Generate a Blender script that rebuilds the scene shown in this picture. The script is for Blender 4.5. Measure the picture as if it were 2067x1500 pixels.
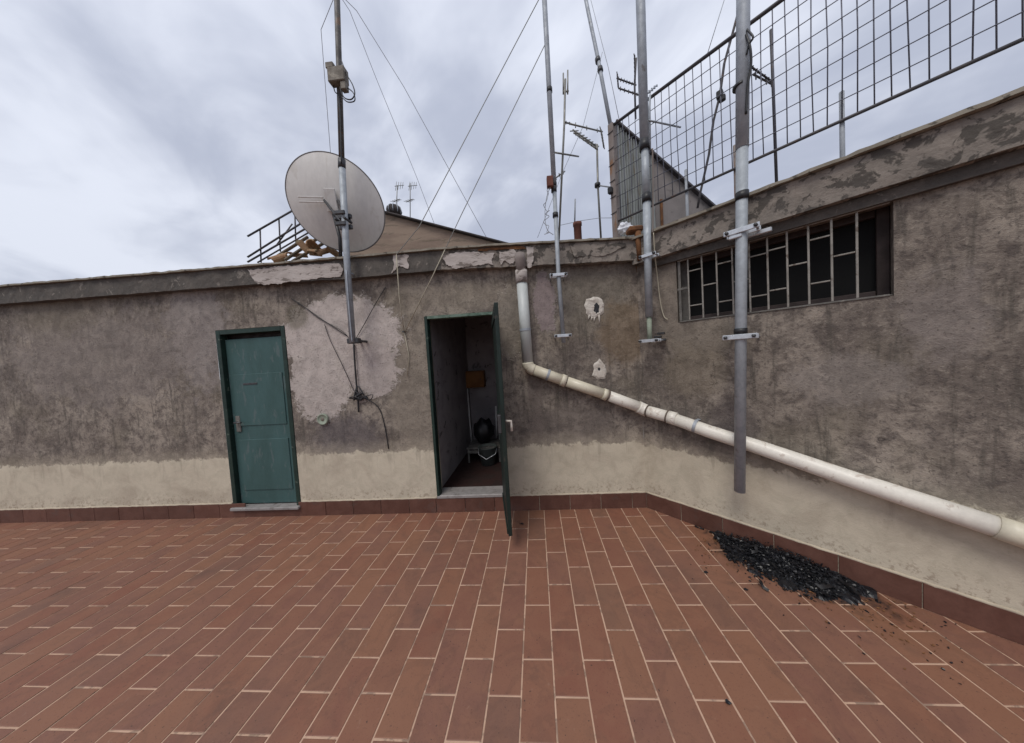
import bpy, math, random
import numpy as np
from mathutils import Vector, Matrix, noise
random.seed(7)
for o in list(bpy.data.objects): bpy.data.objects.remove(o)
S = bpy.context.scene
COL = S.collection

# ------------------------------------------------------------------ camera
H = 1.513                                     # eye height above the terrace
FPX = 547.26                                  # focal length in photo pixels
CX, CY = 1046.0, 746.0
RIGHT = Vector((0.99626123, 0.06205169, -0.06010948))
UP = Vector((0.05750874, 0.0428817, 0.99742363))
FWD = Vector((-0.06446942, 0.99715132, -0.03915286))
cam = bpy.data.cameras.new('camera')
camo = bpy.data.objects.new('camera', cam); COL.objects.link(camo)
camo.matrix_world = Matrix(((RIGHT.x, UP.x, -FWD.x, 0), (RIGHT.y, UP.y, -FWD.y, 0), (RIGHT.z, UP.z, -FWD.z, H), (0, 0, 0, 1)))
cam.sensor_fit = 'HORIZONTAL'; cam.sensor_width = 36; cam.lens = FPX / 2067 * 36
cam.shift_x = -(CX - 1033.5) / 2067; cam.shift_y = -(750 - CY) / 2067
cam.clip_start = 0.05; cam.clip_end = 3000
S.camera = camo

# ------------------------------------------------------------------ node helpers
class G:
    def __init__(s, nt): s.nt = nt; s.n = nt.nodes; s.l = nt.links
    def node(s, t, **kw):
        n = s.n.new(t)
        for k, v in kw.items(): setattr(n, k, v)
        return n
    def put(s, sock, v):
        if hasattr(v, 'is_output'): s.l.new(v, sock)
        elif isinstance(v, (tuple, list, Vector)):
            v = tuple(v)
            if sock.type == 'RGBA' and len(v) == 3: v = v + (1,)
            sock.default_value = v
        else: sock.default_value = v
    def math(s, op, a, b=None, clamp=False):
        n = s.node('ShaderNodeMath', operation=op, use_clamp=clamp)
        s.put(n.inputs[0], a)
        if b is not None: s.put(n.inputs[1], b)
        return n.outputs[0]
    def vmath(s, op, a, b=None):
        n = s.node('ShaderNodeVectorMath', operation=op)
        s.put(n.inputs[0], a)
        if b is not None: s.put(n.inputs[1], b)
        return n.outputs['Value'] if op in ('DOT_PRODUCT', 'LENGTH') else n.outputs[0]
    def noise(s, vec, scale, detail=4, rough=.55, dist=0):
        n = s.node('ShaderNodeTexNoise')
        s.put(n.inputs['Vector'], vec); n.inputs['Scale'].default_value = scale
        n.inputs['Detail'].default_value = detail; n.inputs['Roughness'].default_value = rough
        n.inputs['Distortion'].default_value = dist
        return n.outputs['Fac']
    def ramp(s, v, a, b, lo=0., hi=1., smooth=True):
        n = s.node('ShaderNodeMapRange')
        if smooth: n.interpolation_type = 'SMOOTHSTEP'
        s.put(n.inputs['Value'], v)
        n.inputs['From Min'].default_value = a; n.inputs['From Max'].default_value = b
        n.inputs['To Min'].default_value = lo; n.inputs['To Max'].default_value = hi
        return n.outputs['Result']
    def mix(s, f, a, b, mode='MIX'):
        n = s.node('ShaderNodeMix', data_type='RGBA', blend_type=mode)
        s.put(n.inputs[0], f); s.put(n.inputs[6], a); s.put(n.inputs[7], b)
        return n.outputs[2]
    def bump(s, h, strength, dist):
        n = s.node('ShaderNodeBump')
        s.put(n.inputs['Height'], h); n.inputs['Strength'].default_value = strength; n.inputs['Distance'].default_value = dist
        return n.outputs[0]

# ------------------------------------------------------------------ sky and sun (overcast)
SUN_EL, SUN_AZ = math.radians(58), math.radians(205)     # azimuth clockwise from +Y
W = bpy.data.worlds.new('World'); S.world = W; W.use_nodes = True
g = G(W.node_tree); g.n.clear()
out = g.node('ShaderNodeOutputWorld'); bg = g.node('ShaderNodeBackground')
sky = g.node('ShaderNodeTexSky', sky_type='NISHITA', sun_disc=False)
sky.sun_elevation = SUN_EL; sky.sun_rotation = SUN_AZ
tc = g.node('ShaderNodeTexCoord')
sep = g.node('ShaderNodeSeparateXYZ'); g.put(sep.inputs[0], tc.outputs['Generated'])
zz = g.math('ADD', g.math('ABSOLUTE', sep.outputs[2]), 0.22)
cx_ = g.math('DIVIDE', sep.outputs[0], zz); cy_ = g.math('DIVIDE', sep.outputs[1], zz)
# rotate so that the cloud streaks run diagonally, stretch along them
ca, sa = math.cos(math.radians(-38)), math.sin(math.radians(-38))
ua = g.math('ADD', g.math('MULTIPLY', cx_, ca), g.math('MULTIPLY', cy_, sa))
va = g.math('ADD', g.math('MULTIPLY', cx_, -sa), g.math('MULTIPLY', cy_, ca))
cv = g.node('ShaderNodeCombineXYZ'); g.put(cv.inputs[0], g.math('MULTIPLY', ua, 0.7)); g.put(cv.inputs[1], va); cv.inputs[2].default_value = 5.3
n1 = g.noise(cv.outputs[0], 1.15, 5, .52, .5); n2 = g.noise(cv.outputs[0], 3.1, 5, .52, .5)
cl = g.math('ADD', g.math('MULTIPLY', n1, .68), g.math('MULTIPLY', n2, .32))
f = g.ramp(cl, .40, .61)
ccol = g.mix(f, (4.9, 5.3, 6.5), (8.3, 8.7, 9.8))
zen = g.ramp(sep.outputs[2], 0.0, 1.0, .92, 1.18, False)
cs = g.node('ShaderNodeVectorMath', operation='SCALE'); g.put(cs.inputs[0], ccol); g.put(cs.inputs['Scale'], zen)
fin = g.mix(.93, sky.outputs[0], cs.outputs[0])
g.put(bg.inputs['Color'], fin); bg.inputs['Strength'].default_value = 0.082
g.l.new(bg.outputs[0], out.inputs[0])

sl = bpy.data.lights.new('sun', 'SUN'); so = bpy.data.objects.new('sun', sl); COL.objects.link(so)
sl.energy = 1.5; sl.angle = math.radians(24); sl.color = (1, .95, .87)
sd = Vector((math.sin(SUN_AZ) * math.cos(SUN_EL), math.cos(SUN_AZ) * math.cos(SUN_EL), math.sin(SUN_EL)))
so.rotation_euler = (-sd).to_track_quat('-Z', 'Y').to_euler(); so.location = (0, -3, 8)
S.view_settings.view_transform = 'Standard'; S.view_settings.look = 'None'
S.view_settings.gamma = 1; S.view_settings.exposure = 0.26
S.view_settings.use_curve_mapping = False

# ------------------------------------------------------------------ measuring helpers: a photo pixel on a real plane
R2 = 2 ** -.5
NF = Vector((0, 1, 0)); NR = Vector((R2, R2, 0))
SD = Vector((R2, -R2, 0))                                  # along the angled wall, towards the camera
YW, CW = 2.65, 2.580
def ray(x, y): return RIGHT * ((x - CX) / FPX) + UP * (-(y - CY) / FPX) + FWD
def onp(x, y, n, c):
    d = ray(x, y); o = Vector((0, 0, H)); return o + d * ((c - o.dot(n)) / d.dot(n))
def pf(x, y, off=0.0): return onp(x, y, NF, YW - off)      # front wall (or a plane off metres before it)
def pr(x, y, off=0.0): return onp(x, y, NR, CW - off)      # angled wall
def pz(x, y, z=0.0): return onp(x, y, Vector((0, 0, 1)), z)
CORNER = Vector((CW / R2 - YW, YW, 0))
def rp(s, z, off=0.0): return CORNER + SD * s - NR * off + Vector((0, 0, z))
def rs(p): return (p - CORNER).dot(SD)

# ------------------------------------------------------------------ materials
def new_mat(name):
    m = bpy.data.materials.new(name); m.use_nodes = True
    gg = G(m.node_tree); b = gg.n['Principled BSDF']
    return m, gg, b
def mottled(name, c1, c2, scale=6, rough=.8, bump=.3, bdist=.004, metal=0, spots=None, rand=0, fine=60, spec=.35, stretch=(1, 1, 1), lo=.38, hi=.64):
    m, gg, b = new_mat(name)
    t = gg.node('ShaderNodeTexCoord'); mp = gg.node('ShaderNodeMapping'); gg.put(mp.inputs[0], t.outputs['Object']); mp.inputs['Scale'].default_value = stretch
    oi = gg.node('ShaderNodeObjectInfo')
    ofs = gg.vmath('ADD', mp.outputs[0], oi.outputs['Location'])
    a = gg.noise(ofs, scale, 5, .6, .3); fn = gg.noise(ofs, fine, 3, .6)
    c = gg.mix(gg.ramp(a, lo, hi), c1, c2)
    c = gg.mix(.35, c, gg.mix(fn, tuple(x * .5 for x in c1), tuple(min(1, x * 1.35) for x in c2)))
    if spots:
        sc, thr, colr, amt = spots
        sp = gg.ramp(gg.noise(ofs, sc, 4, .65, .4), thr, thr + .07, 0, amt)
        c = gg.mix(sp, c, colr)
    if rand:
        hs = gg.node('ShaderNodeHueSaturation')
        gg.put(hs.inputs['Value'], gg.ramp(oi.outputs['Random'], 0, 1, 1 - rand, 1 + rand, False)); gg.put(hs.inputs['Color'], c); c = hs.outputs[0]
    gg.put(b.inputs['Base Color'], c)
    gg.put(b.inputs['Roughness'], gg.ramp(a, .3, .7, max(0, rough - .12), min(1, rough + .1)))
    b.inputs['Metallic'].default_value = metal; b.inputs['Specular IOR Level'].default_value = spec
    if bump: gg.put(b.inputs['Normal'], gg.bump(gg.math('ADD', gg.math('MULTIPLY', a, .6), gg.math('MULTIPLY', fn, .5)), bump, bdist))
    return m

def tile_mat(name):
    m, gg, b = new_mat(name)
    t = gg.node('ShaderNodeTexCoord'); oi = gg.node('ShaderNodeObjectInfo'); ge = gg.node('ShaderNodeNewGeometry')
    rnd = oi.outputs['Random']
    pos = ge.outputs['Position']
    sh = gg.node('ShaderNodeVectorMath', operation='ADD'); gg.put(sh.inputs[0], pos)
    cmb = gg.node('ShaderNodeCombineXYZ'); gg.put(cmb.inputs[2], gg.math('MULTIPLY', rnd, 37.0)); gg.put(sh.inputs[1], cmb.outputs[0])
    cloud = gg.noise(sh.outputs[0], 9, 4, .6, .6); fine = gg.noise(sh.outputs[0], 140, 3, .6); wear = gg.noise(pos, 1.7, 4, .6)
    base = gg.mix(gg.ramp(rnd, 0, 1, 0, 1, False), (.198, .082, .053), (.224, .106, .064))
    r2 = gg.math('FRACT', gg.math('MULTIPLY', rnd, 7.31))
    base = gg.mix(gg.ramp(r2, .45, .8, 0, .75), base, (.185, .088, .064))
    r3 = gg.math('FRACT', gg.math('MULTIPLY', rnd, 23.7))
    base = gg.mix(gg.ramp(r3, .88, .98, 0, .55), base, (.150, .088, .064))
    base = gg.mix(gg.ramp(cloud, .35, .7, 0, .5), base, (.235, .112, .068))
    base = gg.mix(gg.ramp(fine, .55, .75, 0, .5), base, (.10, .045, .032))
    base = gg.mix(gg.ramp(wear, .52, .74, 0, .4), base, (.125, .075, .058))
    st = gg.noise(pos, 3.3, 6, .62, .9)
    tide = gg.math('MULTIPLY', gg.ramp(st, .50, .535, 0, 1), gg.ramp(st, .535, .60, 1, 0))
    base = gg.mix(gg.math('MULTIPLY', tide, .16), base, (.085, .046, .034))
    grime = gg.ramp(gg.noise(pos, 5.5, 6, .7, .4), .54, .72, 0, .38)
    base = gg.mix(grime, base, (.095, .055, .042))
    speck = gg.ramp(gg.noise(pos, 85, 2, .5), .70, .74, 0, .8)
    base = gg.mix(speck, base, (.045, .03, .025))
    # scuffs and dust films with a shape of their own
    sc = gg.noise(pos, 26, 5, .7, 1.2)
    base = gg.mix(gg.ramp(sc, .63, .72, 0, .35), base, (.30, .19, .14))
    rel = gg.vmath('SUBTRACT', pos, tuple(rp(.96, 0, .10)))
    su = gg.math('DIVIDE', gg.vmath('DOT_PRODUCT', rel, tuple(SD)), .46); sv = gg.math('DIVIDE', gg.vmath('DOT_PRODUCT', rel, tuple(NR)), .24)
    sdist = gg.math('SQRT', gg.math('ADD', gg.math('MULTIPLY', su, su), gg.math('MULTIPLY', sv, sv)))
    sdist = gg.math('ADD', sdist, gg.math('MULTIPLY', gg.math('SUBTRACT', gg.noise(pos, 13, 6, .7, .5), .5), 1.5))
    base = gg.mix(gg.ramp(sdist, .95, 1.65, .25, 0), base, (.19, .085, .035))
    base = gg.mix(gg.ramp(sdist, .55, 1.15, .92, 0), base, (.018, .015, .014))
    gg.put(b.inputs['Base Color'], base)
    gg.put(b.inputs['Roughness'], gg.math('ADD', .45, gg.math('MULTIPLY', cloud, .32)))
    b.inputs['Specular IOR Level'].default_value = .38
    gg.put(b.inputs['Normal'], gg.bump(gg.math('ADD', gg.math('MULTIPLY', cloud, .7), gg.math('MULTIPLY', fine, .25)), .35, .0025))
    return m

def wall_mat(name, udir, u_of, patches, dado_z=.64):
    """old render: mottled ground coat, worn patches, fresh cement dado with a ragged top"""
    m, gg, b = new_mat(name)
    t = gg.node('ShaderNodeTexCoord'); pos = t.outputs['Object']
    u = gg.vmath('DOT_PRODUCT', gg.vmath('SUBTRACT', pos, tuple(u_of)), tuple(udir))
    sp = gg.node('ShaderNodeSeparateXYZ'); gg.put(sp.inputs[0], pos); z = sp.outputs[2]
    big = gg.noise(pos, 2.3, 5, .62, .8); mid = gg.noise(pos, 9, 6, .68, .6); fine = gg.noise(pos, 70, 4, .7); grit = gg.noise(pos, 210, 2, .6)
    mp = gg.node('ShaderNodeMapping'); gg.put(mp.inputs[0], pos); mp.inputs['Scale'].default_value = (1, 1, .09)
    streak = gg.noise(mp.outputs[0], 19, 5, .66, .3)
    edge = gg.noise(pos, 7, 6, .72, .5); edge2 = gg.noise(pos, 24, 4, .7)
    c = gg.mix(gg.ramp(big, .36, .66), (.166, .139, .119), (.318, .272, .227))
    c = gg.mix(gg.ramp(mid, .44, .64, 0, .8), c, (.115, .095, .083))
    m2_ = gg.noise(pos, 27, 5, .72, .4)
    c = gg.mix(gg.ramp(m2_, .50, .66, 0, .7), c, (.082, .068, .063))
    c = gg.mix(gg.ramp(m2_, .36, .46, .4, 0), c, (.36, .312, .26))
    hue = gg.noise(pos, 1.9, 3, .5)
    c = gg.mix(gg.ramp(hue, .52, .68, 0, .22), c, (.19, .165, .11))
    c = gg.mix(gg.ramp(streak, .52, .68, 0, .65), c, (.088, .077, .066))
    c = gg.mix(gg.ramp(streak, .30, .42, .32, 0), c, (.275, .235, .205))
    relief = None
    for (u0, z0, ru, rz, colr, amt, amp) in patches:
        du = gg.math('DIVIDE', gg.math('SUBTRACT', u, u0), ru); dz = gg.math('DIVIDE', gg.math('SUBTRACT', z, z0), rz)
        d = gg.math('SQRT', gg.math('ADD', gg.math('MULTIPLY', du, du), gg.math('MULTIPLY', dz, dz)))
        d = gg.math('ADD', d, gg.math('MULTIPLY', gg.math('SUBTRACT', edge, .5), amp))
        d = gg.math('ADD', d, gg.math('MULTIPLY', gg.math('SUBTRACT', edge2, .5), amp * .35))
        sharp = .05 if amt > .75 else .3
        mk = gg.ramp(d, 1 - sharp, 1 + sharp, amt, 0)
        c = gg.mix(mk, c, gg.mix(gg.ramp(mid, .35, .68), colr, tuple(x * .74 for x in colr)))
        if amt > .75:                                     # chipped pale rim
            rim = gg.math('MULTIPLY', gg.ramp(d, .93, .99, 0, .5), gg.ramp(d, 1.0, 1.06, 1, 0))
            c = gg.mix(rim, c, (.46, .41, .36))
            relief = mk if relief is None else gg.math('MAXIMUM', relief, mk)
    # fine pitting
    c = gg.mix(gg.ramp(fine, .56, .70, 0, .7), c, (.055, .046, .043))
    c = gg.mix(gg.ramp(fine, .28, .40, .35, 0), c, (.33, .29, .26))
    # hairline cracks
    vo = gg.node('ShaderNodeTexVoronoi', feature='DISTANCE_TO_EDGE'); vo.inputs['Scale'].default_value = 2.1
    wv = gg.vmath('ADD', pos, gg.node('ShaderNodeVectorMath', operation='SCALE').outputs[0])
    nz = gg.node('ShaderNodeTexNoise'); nz.inputs['Scale'].default_value = 6; gg.put(nz.inputs['Vector'], pos)
    sc = gg.node('ShaderNodeVectorMath', operation='SCALE'); gg.put(sc.inputs[0], nz.outputs['Color']); sc.inputs['Scale'].default_value = .35
    gg.put(vo.inputs['Vector'], gg.vmath('ADD', pos, sc.outputs[0]))
    crack = gg.math('MULTIPLY', gg.ramp(vo.outputs['Distance'], .001, .006, .55, 0), gg.ramp(big, .55, .63))
    c = gg.mix(crack, c, (.045, .038, .035))
    # cement dado
    zr = gg.math('ADD', z, gg.math('ADD', gg.math('MULTIPLY', gg.math('SUBTRACT', edge, .5), .17), gg.math('MULTIPLY', gg.math('SUBTRACT', edge2, .5), .12)))
    dm = gg.ramp(zr, dado_z - .012, dado_z + .018, 1, 0)
    fade = gg.ramp(zr, dado_z, dado_z + .17, .38, 0)
    dcol = gg.mix(gg.ramp(mid, .38, .68), (.53, .47, .37), (.46, .41, .32))
    dcol = gg.mix(gg.ramp(big, .45, .7, 0, .55), dcol, (.33, .275, .215))
    dcol = gg.mix(gg.ramp(fine, .60, .74, 0, .35), dcol, (.2, .17, .135))
    drip = gg.math('MULTIPLY', gg.ramp(streak, .55, .66, 0, .38), gg.ramp(zr, dado_z - .30, dado_z, 0, 1))
    dcol = gg.mix(drip, dcol, (.25, .215, .17))
    splash = gg.math('MULTIPLY', gg.ramp(gg.noise(pos, 33, 4, .7), .52, .62, 0, .6), gg.ramp(z, .15, .34, 1, 0))
    dcol = gg.mix(splash, dcol, (.22, .165, .12))
    c = gg.mix(fade, c, (.41, .355, .275))
    c = gg.mix(dm, c, dcol)
    gg.put(b.inputs['Base Color'], c)
    b.inputs['Roughness'].default_value = .93; b.inputs['Specular IOR Level'].default_value = .2
    hgt = gg.math('ADD', gg.math('MULTIPLY', mid, .9), gg.math('ADD', gg.math('MULTIPLY', fine, .55), gg.math('MULTIPLY', grit, .2)))
    hgt = gg.math('ADD', gg.math('MULTIPLY', hgt, gg.ramp(dm, 0, 1, 1, .35)), gg.math('MULTIPLY', dm, .7))
    if relief is not None: hgt = gg.math('ADD', gg.math('MULTIPLY', relief, 1.1), hgt)
    gg.put(b.inputs['Normal'], gg.bump(hgt, .7, .013))
    return m

M = {}
M['tile'] = tile_mat('terracotta_tile')
M['skirt'] = mottled('skirting_tile', (.090, .038, .027), (.125, .056, .040), 8, .6, .25, .003, rand=.14, spots=(5, .6, (.09, .055, .045), .5))
M['grout'] = mottled('salmon_grout', (.56, .37, .265), (.45, .295, .21), 5, .9, .3, .002, spots=(9, .53, (.23, .155, .115), .8))
M['bead'] = mottled('mortar', (.50, .43, .33), (.40, .34, .26), 9, .9, .4, .003)
M['fascia'] = mottled('weathered_concrete', (.17, .148, .128), (.26, .225, .195), 9, .92, .7, .014, spots=(11, .50, (.065, .057, .05), .9), fine=45)
M['fascia_dark'] = mottled('stained_concrete', (.065, .058, .052), (.12, .106, .094), 8, .92, .7, .014, spots=(13, .60, (.26, .23, .20), .6), fine=45)
M['pale'] = mottled('pale_plaster', (.50, .45, .42), (.37, .325, .30), 11, .92, .6, .010, spots=(14, .54, (.15, .125, .11), .85), stretch=(.5, 1, 1.4))
M['patch_white'] = mottled('filler_plaster', (.64, .60, .54), (.46, .41, .36), 24, .92, .8, .01)
M['coping'] = mottled('lichen_coping', (.30, .27, .22), (.20, .18, .145), 11, .92, .5, .006, spots=(13, .56, (.07, .062, .05), .85))
M['rust'] = mottled('rusty_iron', (.20, .085, .030), (.10, .05, .028), 14, .9, .5, .004, spots=(20, .60, (.34, .17, .05), .6))
M['galv'] = mottled('galvanised_steel', (.37, .40, .43), (.29, .315, .34), 18, .62, .15, .001, metal=.2, spec=.5, spots=(7, .64, (.2, .17, .14), .5))
M['galv_dark'] = mottled('dull_galvanised_steel', (.38, .41, .45), (.30, .325, .36), 14, .62, .2, .001, metal=.2, spec=.5, spots=(9, .62, (.11, .085, .065), .6))
M['mast_brown'] = mottled('oxidised_mast_steel', (.12, .11, .105), (.07, .065, .062), 12, .6, .2, .001, metal=.3, spots=(10, .6, (.17, .09, .05), .6))
M['clamp'] = mottled('zinc_clamp', (.66, .68, .70), (.5, .52, .55), 25, .38, .1, .001, metal=.6, spec=.5)
M['bolt'] = mottled('dark_bolt', (.10, .10, .105), (.06, .06, .062), 30, .5, 0, metal=.6)
M['black'] = mottled('black_rubber', (.016, .016, .018), (.03, .03, .033), 20, .5, .2, .001)
M['wire'] = mottled('steel_wire', (.26, .255, .235), (.19, .185, .17), 10, .5, 0, metal=.4)
M['wire_pale'] = mottled('pale_rope', (.46, .42, .33), (.38, .34, .26), 12, .8, 0)
M['wire_grey'] = mottled('grey_wire', (.36, .38, .41), (.28, .30, .33), 12, .6, 0)
M['fence'] = mottled('dark_fence_steel', (.055, .055, .065), (.10, .09, .09), 12, .6, .2, .001, metal=.3, spots=(8, .6, (.14, .07, .04), .6))
M['fencew'] = mottled('fence_mesh_wire', (.14, .145, .18), (.10, .10, .125), 12, .6, 0, metal=.35)
M['post'] = mottled('rusted_post', (.25, .215, .20), (.18, .145, .13), 9, .8, .3, .002, spots=(7, .57, (.22, .115, .06), .8), stretch=(1, 1, .3))
M['dish'] = mottled('dish_paint', (.61, .585, .56), (.54, .52, .50), 3, .6, .1, .002, spots=(7, .58, (.38, .34, .29), .28), fine=30, stretch=(1, 1, .35))
M['rim'] = mottled('dish_rim', (.16, .15, .145), (.11, .10, .10), 9, .6, 0)
M['box'] = mottled('faded_plastic', (.19, .165, .135), (.13, .112, .092), 14, .7, .2, .002, spots=(22, .58, (.30, .27, .22), .7))
M['pvc_grey'] = mottled('grey_downpipe', (.50, .52, .51), (.43, .45, .435), 5, .5, .1, .001, spots=(9, .60, (.24, .225, .2), .55), stretch=(1, 1, .3))
M['pvc_cream'] = mottled('cream_pipe', (.66, .61, .48), (.58, .53, .42), 5, .42, .1, .001, spots=(7, .62, (.4, .34, .26), .5))
M['pvc_white'] = mottled('white_pipe', (.76, .72, .64), (.68, .64, .57), 5, .42, .1, .001, spots=(13, .57, (.42, .34, .28), .6))
M['pipe_gap'] = mottled('pipe_joint', (.16, .12, .095), (.10, .08, .065), 12, .8, .1, .001)
M['green'] = mottled('dark_green_paint', (.018, .040, .031), (.010, .024, .019), 9, .5, .15, .001, spots=(14, .62, (.12, .15, .12), .6))
M['green_pale'] = mottled('worn_green_paint', (.16, .22, .175), (.085, .13, .10), 14, .7, .2, .001, spots=(18, .55, (.045, .085, .062), .8))
M['teal'] = mottled('blue_green_paint', (.055, .115, .115), (.036, .078, .074), 3, .55, .35, .004, spots=(16, .57, (.10, .13, .13), .6), stretch=(1, 1, .3))
M['room'] = mottled('grimy_room_wall', (.36, .325, .33), (.25, .225, .23), 4, .9, .3, .004, spots=(6, .6, (.06, .05, .05), .7))
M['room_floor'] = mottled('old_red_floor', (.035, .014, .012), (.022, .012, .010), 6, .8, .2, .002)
M['sill'] = mottled('marble_sill', (.30, .28, .27), (.21, .195, .19), 12, .6, .2, .002, spots=(15, .57, (.14, .12, .11), .7))
M['gable'] = mottled('tan_render', (.33, .25, .19), (.24, .175, .14), 4.5, .93, .6, .012, spots=(6, .54, (.17, .135, .10), .75), stretch=(.35, 1, 2.2))
M['gable_dark'] = mottled('gable_coping', (.075, .062, .06), (.045, .04, .04), 9, .9, .2, .004)
M['grey_render'] = mottled('grey_render', (.235, .21, .205), (.18, .165, .16), 4, .93, .4, .006, spots=(7, .6, (.12, .11, .105), .6))
M['corrug'] = mottled('weathered_corrugated_sheet', (.36, .38, .375), (.20, .215, .215), 5, .7, .1, .001, spots=(6, .58, (.2, .15, .09), .6), stretch=(3, 3, .4))
M['terracotta'] = mottled('terracotta_flue', (.17, .065, .045), (.11, .045, .035), 9, .9, .4, .004)
M['frag'] = mottled('broken_roof_tile', (.34, .19, .10), (.24, .15, .085), 11, .93, .4, .006, rand=.35, spots=(13, .55, (.34, .30, .2), .7))
M['board'] = mottled('weathered_board', (.20, .165, .12), (.11, .09, .07), 14, .9, .4, .004, rand=.3, stretch=(1, 8, 8))
M['iron_white'] = mottled('chipped_white_grille', (.31, .29, .26), (.20, .185, .165), 16, .7, .3, .002, spots=(20, .58, (.10, .075, .06), .8))
M['iron_grey'] = mottled('old_grey_frame', (.17, .16, .145), (.10, .095, .087), 12, .8, .3, .002, spots=(16, .58, (.27, .25, .22), .6))
M['wood_dark'] = mottled('dark_window_frame', (.05, .033, .03), (.03, .022, .02), 12, .7, .2, .002)
M['orange_box'] = mottled('varnished_wood', (.26, .105, .02), (.18, .07, .015), 9, .6, .2, .002)
M['bag'] = mottled('black_plastic', (.008, .008, .010), (.015, .015, .017), 9, .48, .4, .006)
M['plastic_white'] = mottled('white_plastic', (.75, .76, .80), (.62, .63, .68), 9, .5, .3, .006)
M['bucket'] = mottled('bucket_plastic', (.10, .115, .105), (.075, .085, .08), 9, .6, .1, .001)
M['pole_pale'] = mottled('pale_handle', (.74, .72, .69), (.64, .62, .6), 9, .6, .1, .001)
M['capgreen'] = mottled('pale_green_cap', (.30, .34, .27), (.24, .275, .215), 18, .8, .2, .002)
M['city'] = mottled('far_ground', (.14, .13, .12), (.2, .18, .16), .02, .9, 0)
M['roof'] = mottled('roof_membrane', (.14, .13, .125), (.2, .185, .175), 3, .9, .3, .004)
M['charred'] = mottled('black_litter', (.006, .007, .009), (.016, .016, .020), 30, .36, .3, .002, rand=.2)
M['litter_rust'] = mottled('dry_leaf_litter', (.24, .105, .04), (.15, .075, .035), 30, .85, .2, .002, rand=.3)
mg, gg, bb = new_mat('unlit_interior_black'); bb.inputs['Base Color'].default_value = (.010, .010, .010, 1); bb.inputs['Roughness'].default_value = .6; bb.inputs['Specular IOR Level'].default_value = .08  # flat black painted for the unlit interior behind the grille
M['interior_black'] = mg

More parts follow.
